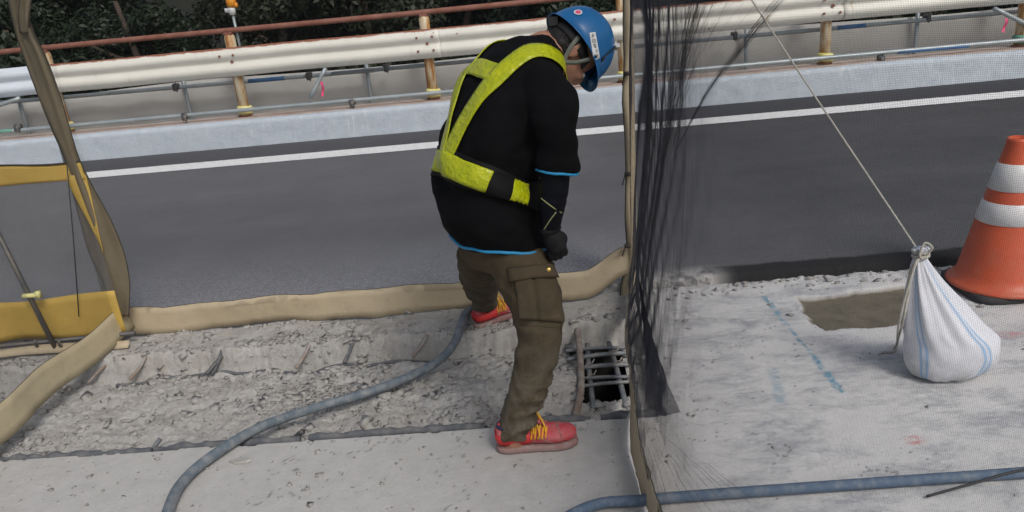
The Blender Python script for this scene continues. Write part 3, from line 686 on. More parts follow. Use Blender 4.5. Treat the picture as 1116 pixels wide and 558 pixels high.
# double fold of netting at the lower far corner, and gathered strands
def proj(P):
    q_ = P-np.array([0, 0, HC]); z_ = q_ @ _w; return CX+F*(q_ @ _r)/z_, CY-F*(q_ @ _u)/z_
_ug = np.linspace(.01, SLEN-.3, 500)
def on_net(px, py):
    v = np.full(500, .8)
    for it in range(4):
        y0 = proj(S_right(_ug, v))[1]; y1 = proj(S_right(_ug, v+.05))[1]; v = np.clip(v+.05*(py-y0)/(y1-y0), .05, 2.4)
    x_, y_ = proj(S_right(_ug, v)); e = np.abs(x_-px)+np.abs(y_-py)*.5; i = len(e)-1-int(np.argmin(e[::-1])); return np.array([_ug[i], v[i]])
A_, B_, C_, D_ = on_net(699, 300), on_net(744, 449), on_net(704, 456), on_net(697, 380)
def S_flap(u, v):
    uv = (A_[None, None]*(1-v[..., None])*1+(D_*.5+C_*.5)[None, None]*0) if False else None
    L = A_+(C_-A_)*v[..., None]; Rr = A_+(B_-A_)*v[..., None]; q_ = L+(Rr-L)*u[..., None]
    p = S_right(q_[..., 0], q_[..., 1]); p[..., 0] -= .006; return p
for dz in (0,):
    V1, F1 = thread_mesh('fold', S_flap(*np.meshgrid(np.linspace(0, 1, 170), np.linspace(0, 1, 14), indexing='ij'))-np.array([.004*dz, 0, 0]), .00022, np.array([1., 0, 0]), np.array([0, 1., 0]))
    vv, uu = np.meshgrid(np.linspace(0, 1, 170), np.linspace(0, 1, 14), indexing='ij'); L2 = S_flap(uu, vv)-np.array([.004*dz, 0, 0])
    V2, F2 = thread_mesh('fold', L2, .00022, np.array([1., 0, 0]), np.array([0, 0, 1.]))
    link('net_fold', mesh_np('net_fold', np.concatenate([V1, V2]), np.concatenate([F1, F2+len(V1)])), M.net, rn)
rg = np.random.default_rng(5); V_all = []; F_all = []; base_ = 0
def strand(pts_px, jitter, n, rad):
    global base_
    P = np.array([on_net(*p) for p in pts_px]); tt = np.linspace(0, len(P)-1, 26)
    for k in range(n):
        j = rg.normal()*jitter; w_ = rg.normal(size=3)*jitter*.5; a0, a1 = sorted(rg.random(2)); a1 = min(1, a0+.35+.5*rg.random())
        tk = np.linspace(a0, a1, 22)*(len(P)-1)
        uu = np.interp(tk, range(len(P)), P[:, 0])+j*(.3+tk/len(P))+.4*jitter*np.sin(tk*2+k); vv = np.interp(tk, range(len(P)), P[:, 1])
        L = S_right(np.clip(uu, .005, SLEN), np.clip(vv, .12, 2.34))[None]; L = L+np.array([-.003, 0, 0])
        V1, F1 = thread_mesh('s', L, rad, np.array([1., 0, 0]), np.array([0, 1., 0])); V_all.append(V1); F_all.append(F1+base_); base_ += len(V1)
strand([(700, 430), (702, 300), (706, 150), (718, 0)], .10, 110, .00022)
strand([(703, 330), (716, 200), (735, 100), (762, 0)], .12, 120, .00022)
strand([(704, 300), (722, 180), (742, 80), (760, 0)], .05, 70, .00024)
strand([(735, 170), (766, 112), (810, 52), (850, 0)], .010, 40, .00024)
for xe in range(712, 850, 11): strand([(701, 452+rg.random()*8), (701+(xe-701)*.5, 505), (xe, 558)], .012, 3, .00022)
link('gathered_threads', mesh_np('gathered_threads', np.concatenate(V_all), np.concatenate(F_all)), M.net, rn)

# back wall between worker and road
YN = 3.655; XL, XR = -2.30, .44
def S_back(u, v):
    return np.stack([u, YN+.012*np.sin(u*4.3+v*1.5)+.010*fbm(u*2.2, v*1.3, 25, 3)+.04*sstep(.1, .44, u)*sstep(.5, .1, v), v+0*u], -1)
bn = thing('safety_net', 'dark see-through net with long beige bottom hem behind the worker', 'safety net', (-.9, YN, 0))
netting('netting', S_back, (XL, XR), (.12, 2.35), np.arange(XL, XR, .004), np.arange(.12, 2.35, .004), .00015, M.net, bn, 60, 12)
usB = np.linspace(XL, XR, 110)
rise = lambda u: .10*sstep(.18, .42, u)+.004*math.sin(u*7)+.003*math.sin(u*17+1)
hem_strip('bottom_hem', S_back, usB, .004, .155, bn, off=lambda u, z: np.array([0, -.02*math.sin(u*5)*(1-z/.155), rise(u)-.025*sstep(-1.2, -1.9, u)*0]))
# left wall running back towards the camera's left
XN = -2.31
def S_left(u, v): return np.stack([XN+.085*sstep(3.0, 3.66, u)+.012*np.sin(u*5+v)+.015*fbm(u*2, v*1.3, 27, 3), u, v+0*u], -1)
ln = thing('safety_net', 'dark see-through net with beige hem turning the corner beside yellow sheet', 'safety net', (XN, 2.6, 0))
netting('netting', S_left, (1.5, 3.64), (.10, 2.35), np.arange(1.5, 3.64, .004), np.arange(.10, 2.35, .004), .00013, M.net, ln, 50, 12)
hem_strip('bottom_hem', S_left, np.linspace(1.5, 3.66, 80), .012, .15, ln, M.hemside, off=lambda u, z: np.array([.03*(1-z/.15), 0, .03*sstep(3.3, 3.66, u)+.008*math.sin(u*9)]))
# twisted side hem at the left corner
def band(pts, Y, name, mat, parent, fold=.02, n=70):
    P = catmull([(p[0], p[1], p[2]) for p in pts], n); rows = []
    for i, (x, y, w_) in enumerate(P):
        row = []
        for k, s in enumerate(np.linspace(-1, 1, 9)):
            d = fold*(1.2*mnoise.noise(Vector((k*.55, i*.06, Y)))+.5*mnoise.noise(Vector((k*1.3, i*.02, 3))))*1.6
            row.append(PY(x+s*w_, y, Y+d))
        rows.append(row)
    o = sheet(name, rows, mat, parent, .003)
    for e in (0, -1):
        m = MB(); m.tube([r[e] for r in rows], .003, 6); m.build('edge_cord', M.piping, parent, True)
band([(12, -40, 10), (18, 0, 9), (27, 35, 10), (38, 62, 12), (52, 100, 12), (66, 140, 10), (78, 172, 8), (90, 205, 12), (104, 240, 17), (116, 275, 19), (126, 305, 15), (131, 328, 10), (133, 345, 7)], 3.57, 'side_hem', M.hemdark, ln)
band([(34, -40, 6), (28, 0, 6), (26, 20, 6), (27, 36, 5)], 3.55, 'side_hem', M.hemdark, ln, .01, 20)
# corner posts that carry the nets
def corner_post(x, y, label):
    t = thing('net_post', label, 'post', (x, y, 0), None)
    m = MB(); m.tube([(x, y, -.02), (x, y, 1.2), (x, y, 2.42)], .017, 10); m.build('tube', M.galv, t, True)
    m = MB(); m.box((x, y, .006), (.12, .12, .012)); m.build('base_plate', M.steel, t); m = MB(); m.tube([(x, y, 2.41), (x, y, 2.44)], [.022, .015], 10); m.build('cap', M.black, t)
corner_post(-2.335, 3.69, 'slim steel net post behind twisted darkened hem near the yellow sheet'); corner_post(.475, 3.80, 'slim steel net post inside the gathered black net holding the rope')
m = MB()
for a, b_ in (((-2.335, 3.69, 2.36), (.475, 3.80, 2.36)), ((.475, 3.80, 2.36), (.262, 2.05, 2.36)), ((-2.335, 3.69, 2.36), (-2.31, 1.5, 2.36))): m.tube([a, tuple((np.array(a)+np.array(b_))/2-np.array([0, 0, .02])), b_], .004, 6)
tag(m.build('carrier_wire', M.steel), 'thin steel wire strung between the posts to carry the nets', 'wire')

# yellow-bordered sheet panel on the far left
yp = thing('mesh_barrier', 'yellow bordered mesh barrier sheet standing at the road edge', 'barrier', (-2.8, 3.55, 0))
YY = 3.56
def wav(x, z): return YY+.012*math.sin(x*6+z*2)+.008*math.sin(x*13+z*5)
xs_ = np.linspace(-4.2, -2.20, 60)
def ysheet(nm, zt, zb, xr, mat=M.yellow, nz=7, xs_=xs_):
    P = []
    for x in xs_:
        if x > xr: continue
        P.append([np.array([x, wav(x, z), z]) for z in np.linspace(zb(x), zt(x), nz)])
    return sheet(nm, P, mat, yp, .003)
ysheet('top_hem', lambda x: .965+.010*math.sin(x*9), lambda x: .875+.006*math.sin(x*7), -2.2)
ysheet('bottom_hem', lambda x: .285+.012*math.sin(x*5), lambda x: .055+.008*math.sin(x*11), -2.2)
P = []
for z in np.linspace(.50, .90, 14):
    w_ = .085-.075*(1-(z-.50)/.40); xe = -2.195
    P.append([np.array([xe-w_*t, wav(xe-w_*t, z)-.004+.01*math.sin(z*9+t*3), z]) for t in (0, .33, .66, 1)])
sheet('side_hem', P, M.yellow, yp, .003)
m = MB(); m.tube([(x, wav(x, .9), .97+.010*math.sin(x*9)) for x in xs_], .005, 6); m.build('edge_cord', M.piping, yp, True)
def S_y(u, v): return np.stack([u, YY+.012*np.sin(u*6+v*2)+.008*np.sin(u*13+v*5)+.004, v+0*u], -1)
netting('netting', S_y, (-4.2, -2.2), (.27, .89), np.arange(-4.2, -2.2, .0032), np.arange(.27, .89, .0032), .0003, M.netgrey, yp, 50, 8)
a, b_ = PY(-12, 235, 3.50), PY(62, 382, 3.50); m = MB(); m.tube([a, (a+b_)/2, b_], .0125, 10); o = m.build('stay_pole', M.steel, yp, True)
c = a+(b_-a)*.57; m = MB(); m.tube([c+(-.02, -.015, 0), c+(.05, -.012, -.002)], .012, 8); m.box(c+(.055, -.01, 0), (.02, .025, .035)); m.build('clip', M.tape, yp, True)
m = MB(); m.tube([PY(73, 180, 3.53), PY(80, 260, 3.53), PY(86, 345, 3.53)], .003, 6); m.build('lacing_cord', M.piping, yp, True)
m = MB(); m.tube([(-4.2, 3.535, .050), (-3.0, 3.53, .046), (-2.15, 3.54, .060)], .012, 10); m.build('bottom_rail', M.steel, yp, True)
P = [[np.array([x, 3.50-.03*t+.008*math.sin(x*7), .045-.035*t+.006*math.sin(x*9+t)]) for t in (0, .5, 1)] for x in np.linspace(-4.2, -2.16, 40)]
sheet('ground_flap', P, M.hem, yp, .003)
for px in (42, 68): c = PY(px, 378, 3.50); m = MB(); m.tube([c, c+(0, -.02, .02), c+(.01, -.02, .05)], .007, 6); m.build('hook', M.steel, yp, True)

# ------------------------------------------------------------------ hoses and ropes
def hose(name, pts, r, mat, label, nring=0):
    P = catmull(pts, 140); m = MB(); m.tube(P, r, 14); o = m.build(name, mat, None, True); return tag(o, label, 'hose')
hp = [G(166, 640, .024), G(183, 558, .024), G(204, 520, .024), G(246, 487, .030), G(290, 463, .012), G(345, 444, -.02), G(400, 428, -.02), G(452, 408, -.025), G(482, 390, -.015), G(497, 370, .03), G(504, 350, .05), np.array([-.40, 3.56, .035]), np.array([-.20, 3.60, .03]), np.array([.05, 3.58, .03])]
hose('air_hose', hp, .0200, M.hose, 'grey rubber hose curving across the trench to the rear shoe')
hp = [G(560, 600, .022), G(640, 553, .022), G(700, 545, .022), G(800, 537, .022), G(900, 530, .022), G(1000, 523, .022), G(1116, 515, .022), G(1300, 500, .022), np.array([3.2, 2.1, .022])]
hose('water_hose', hp, .0175, M.hoseblue, 'blue hose lying across slab under the black net hem')
m = MB(); P = catmull([G(1010, 541, .012), G(1060, 527, .02), G(1116, 512, .045), G(1180, 508, .02)], 30); m.tube(P, .004, 6)
tag(m.build('thin_cable', M.black, None, True), 'thin black cable looped beside the blue hose on the slab', 'cable')

# ------------------------------------------------------------------ sandbag with guy rope
BN = PY(1003, 283, 2.64)
bag = thing('sandbag', 'white woven sandbag with blue stripes tied to a taut rope', 'sandbag', (1.6, 2.75, 0))
bz = BN[2]
bc = [(BN[0]+.004, 2.640, bz+.045, .030), (BN[0], 2.640, bz+.010, .020), (BN[0]+.004, 2.640, bz-.02, .030), (BN[0]+.030, 2.642, bz-.10, .060), (BN[0]+.068, 2.645, bz-.19, .100), (BN[0]+.112, 2.652, bz-.275, .136), (BN[0]+.146, 2.66, .165, .158), (BN[0]+.156, 2.66, .105, .162), (BN[0]+.148, 2.657, .052, .145), (BN[0]+.128, 2.652, .018, .104), (BN[0]+.115, 2.65, .005, .055)]
Pb = catmull(bc, 60); NA = 96; rings = []; stripe = []
for i, (x, y, z, r_) in enumerate(Pb):
    t = i/59; ple = max(0, 1-t*1.55)
    ring = []
    for k in range(NA):
        a = 2*math.pi*k/NA
        rr = r_*(1+.16*ple*math.cos(a*9+1.2*math.sin(a*2))+.08*ple*math.cos(a*17)+.035*(1-ple)*math.sin(a*3+t*5)+.03*mnoise.noise(Vector((math.cos(a)*2, math.sin(a)*2, t*6)))+.025*mnoise.noise(Vector((math.cos(a)*5, math.sin(a)*5, t*11))))
        yy = y+.80*rr*math.sin(a); zz = z
        ring.append((x+rr*math.cos(a)*1.05, yy, max(zz+.010*mnoise.noise(Vector((math.cos(a)*3, math.sin(a)*3, 7+t*5))), .003)))
        da = [abs((math.degrees(a)-s+180) % 360-180) for s in (292, 300, 214, 222, 110, 118, 20, 28)]
        stripe.append(1.0 if min(da) < 2.4 else 0.0)
    rings.append(ring)
m = MB(); m.loft(rings); me = m.mesh('sack', True); at = me.attributes.new('stripe', 'FLOAT', 'POINT'); at.data.foreach_set('value', np.array(stripe, np.float32))
link('sack', me, M.bag, bag)
def rope(pts, r, parent, name, n=160, twist=60):
    P = catmull(pts, n); m = MB(); T = np.gradient(P, axis=0); T /= np.linalg.norm(T, axis=1)[:, None]
    a = np.cross(T, np.array([.3, .9, .2])); a /= np.linalg.norm(a, axis=1)[:, None]; b_ = np.cross(T, a)
    L = np.concatenate([[0], np.cumsum(np.linalg.norm(np.diff(P, axis=0), axis=1))])
    for s in range(3):
        ph = L*twist+s*2.094; m.tube(P+.55*r*(np.cos(ph)[:, None]*a+np.sin(ph)[:, None]*b_), .62*r, 6)
    return m.build(name, M.rope, parent, True)
rp = thing('guy_rope', 'pale twisted rope stretched from net post down to the white sandbag', 'rope', BN)
TOP = np.array([.475, 3.79, 2.33]); rope([BN+np.array([0, 0, .02]), BN*.5+TOP*.5-np.array([0, 0, .015]), TOP], 0.0034, rp, 'line', 400, 260)
kn = [BN+np.array([.026*math.cos(t), .026*math.sin(t)*1.0, .008+.006*math.sin(t*.5)+t*.0012]) for t in np.linspace(0, 18.8, 70)]
rope(kn, .005, rp, 'knot', 160, 200)
rope([BN+np.array([0, -.02, .02]), BN+np.array([.02, -.035, .055]), BN+np.array([-.005, -.03, .075]), BN+np.array([-.02, -.03, .03]), BN+np.array([0, -.025, .01])], .004, rp, 'loop', 60, 200)
rope([BN+np.array([-.01, -.02, .02]), PY(992, 296, 2.585), PY(990, 320, 2.585), PY(984, 350, 2.585), G(978, 372, .03), G(975, 383, .008), G(962, 384, .008)], .0045, rp, 'tail', 120, 200)
rope([BN+np.array([-.015, -.02, .01]), PY(997, 290, 2.575), PY(986, 325, 2.565), PY(979, 356, 2.60), G(976, 378, .012), G(958, 386, .007)], .0045, rp, 'tail', 120, 200)

# ------------------------------------------------------------------ traffic cone
cc = np.array([2.150, 3.42, 0.0])
cone = thing('traffic_cone', 'orange traffic cone with two white reflective bands on black base', 'traffic cone', cc)
def lathe(prof, n=40):
    return [[(cc[0]+r_*math.cos(2*math.pi*k/n), cc[1]+r_*math.sin(2*math.pi*k/n), z) for k in range(n)] for r_, z in prof]
m = MB(); m.loft(lathe([(.226, .034), (.230, .041), (.218, .052), (.198, .066), (.184, .10), (.132, .34), (.066, .62), (.046, .705), (.048, .712), (.046, .722), (.036, .728), (.032, .71)])); m.build('body', M.cone, cone, True)
rc = lambda z: np.interp(z, [.10, .34, .62, .705], [.184, .132, .066, .046])
for z0, z1 in ((.345, .44), (.495, .615)):
    m = MB(); m.loft(lathe([(rc(z0)+.0005, z0), (rc(z0)+.0035, z0+.002), (rc(z1)+.0035, z1-.002), (rc(z1)+.0005, z1)]), False); m.build('reflective_band', M.reflect, cone, True)
sq = []
for s, z in ((.196, .0), (.204, .006), (.204, .028), (.196, .036)):
    ring = []
    for k in range(40):
        a = 2*math.pi*k/40; c_, s_ = math.cos(a), math.sin(a); f_ = (abs(c_)**6+abs(s_)**6)**(-1/6); ring.append((cc[0]+s*c_*f_, cc[1]+s*s_*f_, z))
    sq.append(ring)
m = MB(); m.loft(sq); m.build('base', M.rubber, cone, True)

# ------------------------------------------------------------------ rebar
def rebar_mesh(P, r):
    m = MB(); P = catmull(P, max(8, int(np.linalg.norm(np.array(P[-1])-np.array(P[0]))/.012)))
    rr = np.array([r*(1.12 if k % 2 else .96) for k in range(len(P))]); m.tube(P, rr, 8); return m
rgd = thing('rebar_mat', 'exposed grey rebar grid bridging the dark opening in the trench', 'rebar', (.25, 2.95, -.06))
for i, (y, j) in enumerate(((3.235, .01), (3.165, -.008), (3.06, .0), (2.955, .012), (2.90, -.004))):
    rebar_mesh([(HX0-.05, y+j, -.078), (.21, y, -.07), (HX1+.03, y-j, -.074)], .0105 if i in (1, 2) else .008).build('bar', M.rebar, rgd, True)
for x, j in ((.150, .014), (.275, -.006)):
    rebar_mesh([(x-j*.5, HY0-.06, -.094), (x, 3.03, -.09), (x+j, HY1+.06, -.092)], .012).build('bar', M.rebar, rgd, True)
for x, y in ((.15, 3.06), (.275, 3.06), (.275, 3.165), (.15, 2.955)): m = MB(); m.tube([(x-.018, y-.015, -.062), (x, y+.004, -.054), (x+.018, y+.018, -.064), (x+.03, y+.03, -.05)], .003, 5); m.build('tie_wire', M.rustbar, rgd)
def bar(p, r, mat, label): tag(rebar_mesh(p, r).build('rebar', mat, None, True), label, 'rebar', 'loose rebars in the trench')
bar([G(629, 356, -.05), G(632, 388, -.045), G(633, 425, -.06), (.065, 2.70, -.10)], .015, M.rustbar, 'upright concrete-crusted rebar along the left side of the opening')
stub = 'short rebar stub poking out of the broken concrete trench'
for a, b_ in (((225, 408), (247, 384)), ((160, 500), (175, 478)), ((318, 482), (330, 470)), ((95, 418), (118, 396)), ((60, 425), (95, 400)), ((118, 390), (160, 378))):
    p0, p1 = G(*a, -.09), G(*b_, -.035); bar([p0, (p0+p1)/2+np.array([0, 0, .004]), p1], random.uniform(.007, .011), random.choice([M.rustbar, M.steel, M.rebar]), stub)
for k, x in enumerate((-2.05, -1.66, -1.21, -.99, -.62, -.08)):
    yb = 3.385+float(fbm(np.array(x*3.2), np.array(9.), 21, 5))*.03; z0 = zat(x-.03, yb-.10)
    q0 = random.uniform(.45, 1.0); dxx = random.uniform(.01, .07)
    bar([(x-dxx, yb-.075*q0, z0*.75-.012), (x-dxx*.4, yb-.03*q0, z0*.45-.010), (x+.005, yb+.015, -.014)], random.uniform(.006, .009), random.choice([M.groove, M.rustbar]), 'rebar stub leaning out of the rough back lip of the trench')
for x0, x1, lab in ((-2.2, -1.45, 'added dark bar as undercut shade at the trench lip foot beside the yellow sheet'), (-1.35, -.62, 'added dark bar as undercut shade at the trench lip foot beside the rising hose')):  # dark bars added to draw the undercut's shade line along the lip
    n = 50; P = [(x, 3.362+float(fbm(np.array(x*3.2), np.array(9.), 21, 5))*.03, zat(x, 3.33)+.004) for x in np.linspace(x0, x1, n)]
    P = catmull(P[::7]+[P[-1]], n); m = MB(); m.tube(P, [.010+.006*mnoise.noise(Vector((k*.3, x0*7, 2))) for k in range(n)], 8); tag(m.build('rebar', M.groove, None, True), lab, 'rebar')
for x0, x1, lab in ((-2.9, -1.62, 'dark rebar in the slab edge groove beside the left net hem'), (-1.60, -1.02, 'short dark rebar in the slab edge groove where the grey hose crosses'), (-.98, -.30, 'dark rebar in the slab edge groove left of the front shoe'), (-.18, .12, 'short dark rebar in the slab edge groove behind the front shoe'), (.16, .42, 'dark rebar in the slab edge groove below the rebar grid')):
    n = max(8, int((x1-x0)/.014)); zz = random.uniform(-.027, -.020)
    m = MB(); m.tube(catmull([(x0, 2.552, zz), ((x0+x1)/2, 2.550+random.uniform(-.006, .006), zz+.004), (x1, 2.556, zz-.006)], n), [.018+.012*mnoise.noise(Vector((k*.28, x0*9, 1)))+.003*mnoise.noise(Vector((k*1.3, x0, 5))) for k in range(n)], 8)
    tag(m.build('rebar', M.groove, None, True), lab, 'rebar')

# ------------------------------------------------------------------ rubble
IV = np.array([[x, y, z] for x in (-1, 1) for y in (-1, 1) for z in (-1, 1)], float)*.8
IF = np.array([(0, 1, 3), (0, 3, 2), (4, 6, 7), (4, 7, 5), (0, 4, 5), (0, 5, 1), (2, 3, 7), (2, 7, 6), (0, 2, 6), (0, 6, 4), (1, 5, 7), (1, 7, 3)])
def chunk(rg, s):
    V = IV+rg.normal(size=IV.shape)*np.array([.38, .38, .3]); V = V*(s*np.array([1, .5+.5*rg.random(), .22+.33*rg.random()]))
    a, b_, c = rg.random(3)*6.28; Rz = np.array([[math.cos(a), -math.sin(a), 0], [math.sin(a), math.cos(a), 0], [0, 0, 1]]); b_ = (b_-3.14)*.16
    Rx = np.array([[1, 0, 0], [0, math.cos(b_), -math.sin(b_)], [0, math.sin(b_), math.cos(b_)]]); return V @ (Rz @ Rx).T
rg = np.random.default_rng(9); Vs = []; Fs = []; o_ = 0
def ok_spot(x, y): return not (HX0-.02 < x < HX1+.02 and HY0-.02 < y < HY1+.02)
dens = lambda x, y: .06+1.3*float(vnoise(np.array(x*3.1), np.array(y*4.), 77))**2.2
k = 0
while k < 6000:
    x = rg.uniform(-3.2, .40); y = rg.uniform(2.53, 3.46) if rg.random() < .93 else rg.uniform(3.40, 3.70)
    if not ok_spot(x, y) or rg.random() > dens(x, y): continue
    s = min(.003+.0038*rg.exponential(1.2), .024); V1 = chunk(rg, s)+np.array([x, y, zat(x, y)+s*.12]); Vs.append(V1); Fs.append(IF+o_); o_ += len(V1); k += 1
for k in range(760):                                             # grit on the slabs
    x = rg.uniform(-2.4, 2.6); y = rg.uniform(1.8, 2.49) if x < .4 else (rg.uniform(3.56, 3.73) if rg.random() < .85 else rg.uniform(1.9, 3.6))
    s = min(.0018+(.0028 if x < .4 else .0045)*rg.exponential(1.), .016); V1 = chunk(rg, s)+np.array([x, y, zat(x, y)+s*.2]); Vs.append(V1); Fs.append(IF+o_); o_ += len(V1)
tag(link('rubble', mesh_np('rubble', np.concatenate(Vs), np.concatenate(Fs)), M.broken), 'broken concrete chips and dust strewn along the trench', 'rubble', kind='stuff')
for k in range(34):
    while True:
        x = rg.uniform(-2.2, .38); y = rg.uniform(2.62, 3.38)
        if ok_spot(x, y): break
    s = rg.uniform(.014, .032) if x < -.1 else rg.uniform(.022, .045)
    V1 = chunk(rg, s); o = link('concrete_chunk', mesh_np('concrete_chunk', V1, IF), M.broken); o.location = (x, y, zat(x, y)-s*.02)
    tag(o, 'fist-sized piece of broken grey concrete lying among the trench rubble', 'rubble', 'larger chunks in the trench')
ang = [0, .7, 1.5, 2.4, 3.0, 3.9, 4.6, 5.6]; rad = [.046, .040, .027, .036, .044, .030, .026, .038]
m = MB(); m.loft([[(k_*r_*math.cos(t), k_*r_*.6*math.sin(t), z_) for t, r_ in zip(ang, rad)] for k_, z_ in ((.9, -.008), (1.0, -.003), (.86, .004))]); o = m.build('concrete_chunk', M.broken); p = G(262, 504); o.location = (p[0], p[1], .008)
tag(o, 'flat concrete flake lying alone on the smooth slab beside the hose', 'rubble')

# ------------------------------------------------------------------ the worker
YAW = math.radians(24)
f0 = np.array([math.cos(YAW), math.sin(YAW), 0]); l0 = np.array([-math.sin(YAW), math.cos(YAW), 0]); up = np.array([0, 0, 1.])
def ring(c, hd, hw, tilt, n=40, p=2.3):
    t = math.radians(tilt); fd = f0*math.cos(t)-up*math.sin(t); R = []
    for k in range(n):
        a = 2*math.pi*k/n; ca, sa = math.cos(a), math.sin(a); s = (abs(ca)**p+abs(sa)**p)**(-1/p)
        R.append(np.array(c)+fd*hd*ca*s+l0*hw*sa*s)
    return R
def limb_rings(P, R, n=20, m=26, flat=1.0):
    Q = catmull(np.hstack([np.array(P), np.array(R)[:, None]]), m); out_ = MB(); out_.tube(Q[:, :3], Q[:, 3], n); return out_
def remesh(parts, vox, smooth=4, fac=.5):
    m = MB()
    for p in parts: m.add(p.v, p.f)
    ob = bpy.data.objects.new('tmp', m.mesh('tmp')); COL.objects.link(ob)
    md = ob.modifiers.new('r', 'REMESH'); md.mode = 'VOXEL'; md.voxel_size = vox
    if smooth: ms = ob.modifiers.new('s', 'SMOOTH'); ms.factor = fac; ms.iterations = smooth
    dg = bpy.context.evaluated_depsgraph_get(); me = bpy.data.meshes.new_from_object(ob.evaluated_get(dg))
    bpy.data.objects.remove(ob); me.polygons.foreach_set('use_smooth', np.ones(len(me.polygons), bool)); return me
def displace(me, fn):
    n = len(me.vertices); co = np.empty(n*3, np.float32); no = np.empty(n*3, np.float32)
    me.vertices.foreach_get('co', co); me.vertex_normals.foreach_get('vector', no); co = co.reshape(-1, 3); no = no.reshape(-1, 3)
    d = np.array([fn(c, m_) for c, m_ in zip(co, no)], np.float32); me.vertices.foreach_set('co', (co+no*d[:, None]).ravel()); me.update()
def bvh(me): return BVHTree.FromPolygons([v.co.copy() for v in me.vertices], [tuple(p.vertices) for p in me.polygons])
def snap(bv, p, off):
    loc, nn, i, d = bv.find_nearest(Vector(p))
    return np.array(loc)+np.array(nn)*off, np.array(nn)
CO = Vector((0, 0, HC))
def shot(bv, px, py, off=0.0):
    d = Vector(ray(px, py)).normalized(); loc, nn, i, t = bv.ray_cast(CO, d)
    if loc is None: return None
    return np.array(loc)+np.array(nn)*off
nz3 = lambda c, s, o=0: mnoise.noise(Vector((c[0]*s+o, c[1]*s, c[2]*s)))

TR = [(549, 262, .166, .212, 6), (535, 240, .168, .212, 0), (531, 206, .172, .212, 3), (533, 170, .170, .214, 8), (543, 132, .165, .222, 14), (556, 101, .152, .222, 22), (570, 77, .132, .200, 32), (583, 62, .102, .150, 42), (596, 54, .070, .090, 55), (606, 52, .058, .062, 66)]
def tY(px): return 2.60+.0011*(px-533)*1.2
TC = [np.concatenate([PY(a, b_, tY(a)), [c, d, e]]) for a, b_, c, d, e in TR]
TCs = catmull(TC, 46)
def torso(shr=1.0, i0=0, i1=46, dz=0):
    m = MB(); m.loft([ring(q_[:3], q_[3]*shr, q_[4]*shr, q_[5]) for q_ in TCs[i0:i1]]); return m
def tp(t, ang):      # point on the torso surface: t 0..9 along the spine, angle 0 front, 90 left, 180 back, 270 right
    q_ = np.array([np.interp(t, np.linspace(0, 9, 46), TCs[:, k]) for k in range(6)]); a = math.radians(ang); tt = math.radians(q_[5])
    fd = f0*math.cos(tt)-up*math.sin(tt); ca, sa = math.cos(a), math.sin(a); s = (abs(ca)**2.3+abs(sa)**2.3)**(-1/2.3)
    return q_[:3]+fd*q_[3]*ca*s+l0*q_[4]*sa*s
PEL = TC[1][:3]
wk = thing('person', 'worker in black shirt, yellow reflective vest and blue helmet bending over the trench', 'person', (PEL[0], PEL[1], 0))

# arms
SR = [PY(586, 88, 2.50), PY(601, 112, 2.445), PY(606, 150, 2.42), PY(605, 187, 2.41)]; SRr = [.080, .079, .072, .067]
AR = [PY(597, 100, 2.46), PY(606, 150, 2.42), PY(605, 188, 2.41), PY(602, 218, 2.41), PY(600, 243, 2.42), PY(601, 253, 2.425)]; ARr = [.05, .05, .050, .047, .036, .030]
off_l = l0*.40
SL = [p+l0*(.40-.04*k)+f0*(.0+.02*k) for k, p in enumerate(SR)]; AL = [p+l0*(.40-.02*k)+f0*.012*k for k, p in enumerate(AR)]
# shirt
shirt = remesh([torso(1.0, 0, 43), limb_rings(SR, SRr), limb_rings(SL, SRr)], .0085, 5)
zh = TC[0][2]; zs_ = TC[8][2]
def wr(c, nn):
    t = (c[2]-zh)/(zs_-zh); rel = c-PEL
    w1 = nz3((c[0]*1.0+c[2]*.5, c[1], c[2]*.55), 9)*.014+nz3((c[0], c[1], c[2]*1.6), 17, 3)*.0045
    fo = .011*math.sin((c[2]*.8+rel[0]*.55)*42+3*nz3(c, 5))*max(0, 1-abs(t-.30)*3.2)
    back = .009*math.sin((rel[0]*.9-c[2]*.5)*38+4*nz3(c, 4, 9))*max(0, 1-abs(t-.72)*4)
    return w1+fo+back+nz3(c, 34, 5)*.0016
displace(shirt, wr); so = link('shirt', shirt, M.shirt, wk); sb = bvh(shirt)
# cyan piping: hem and cuffs
def ringtube(pts, r, mat, name, parent):
    P = np.array(pts); P = np.vstack([P, P[:2]]); m = MB(); m.tube(catmull(P, len(P)*2), r, 8, False); return m.build(name, mat, parent, True)
ringtube([snap(sb, p, .003)[0] for p in ring(TCs[0][:3]+up*.012, TCs[0][3]*1.1, TCs[0][4]*1.1, TCs[0][5], 48)], .0056, M.trim, 'hem_piping', so)
for S_, Rr in ((SR, SRr), (SL, SRr)):
    d = S_[-1]-S_[-2]; d /= np.linalg.norm(d); a = np.cross(d, [0, 1., 0]); a /= np.linalg.norm(a); b_ = np.cross(d, a)
    ringtube([snap(sb, S_[-1]+(a*math.cos(t)+b_*math.sin(t))*Rr[-1], .0)[0] for t in np.linspace(0, 6.283, 25)[:-1]], .0048, M.trim, 'cuff_piping', so)
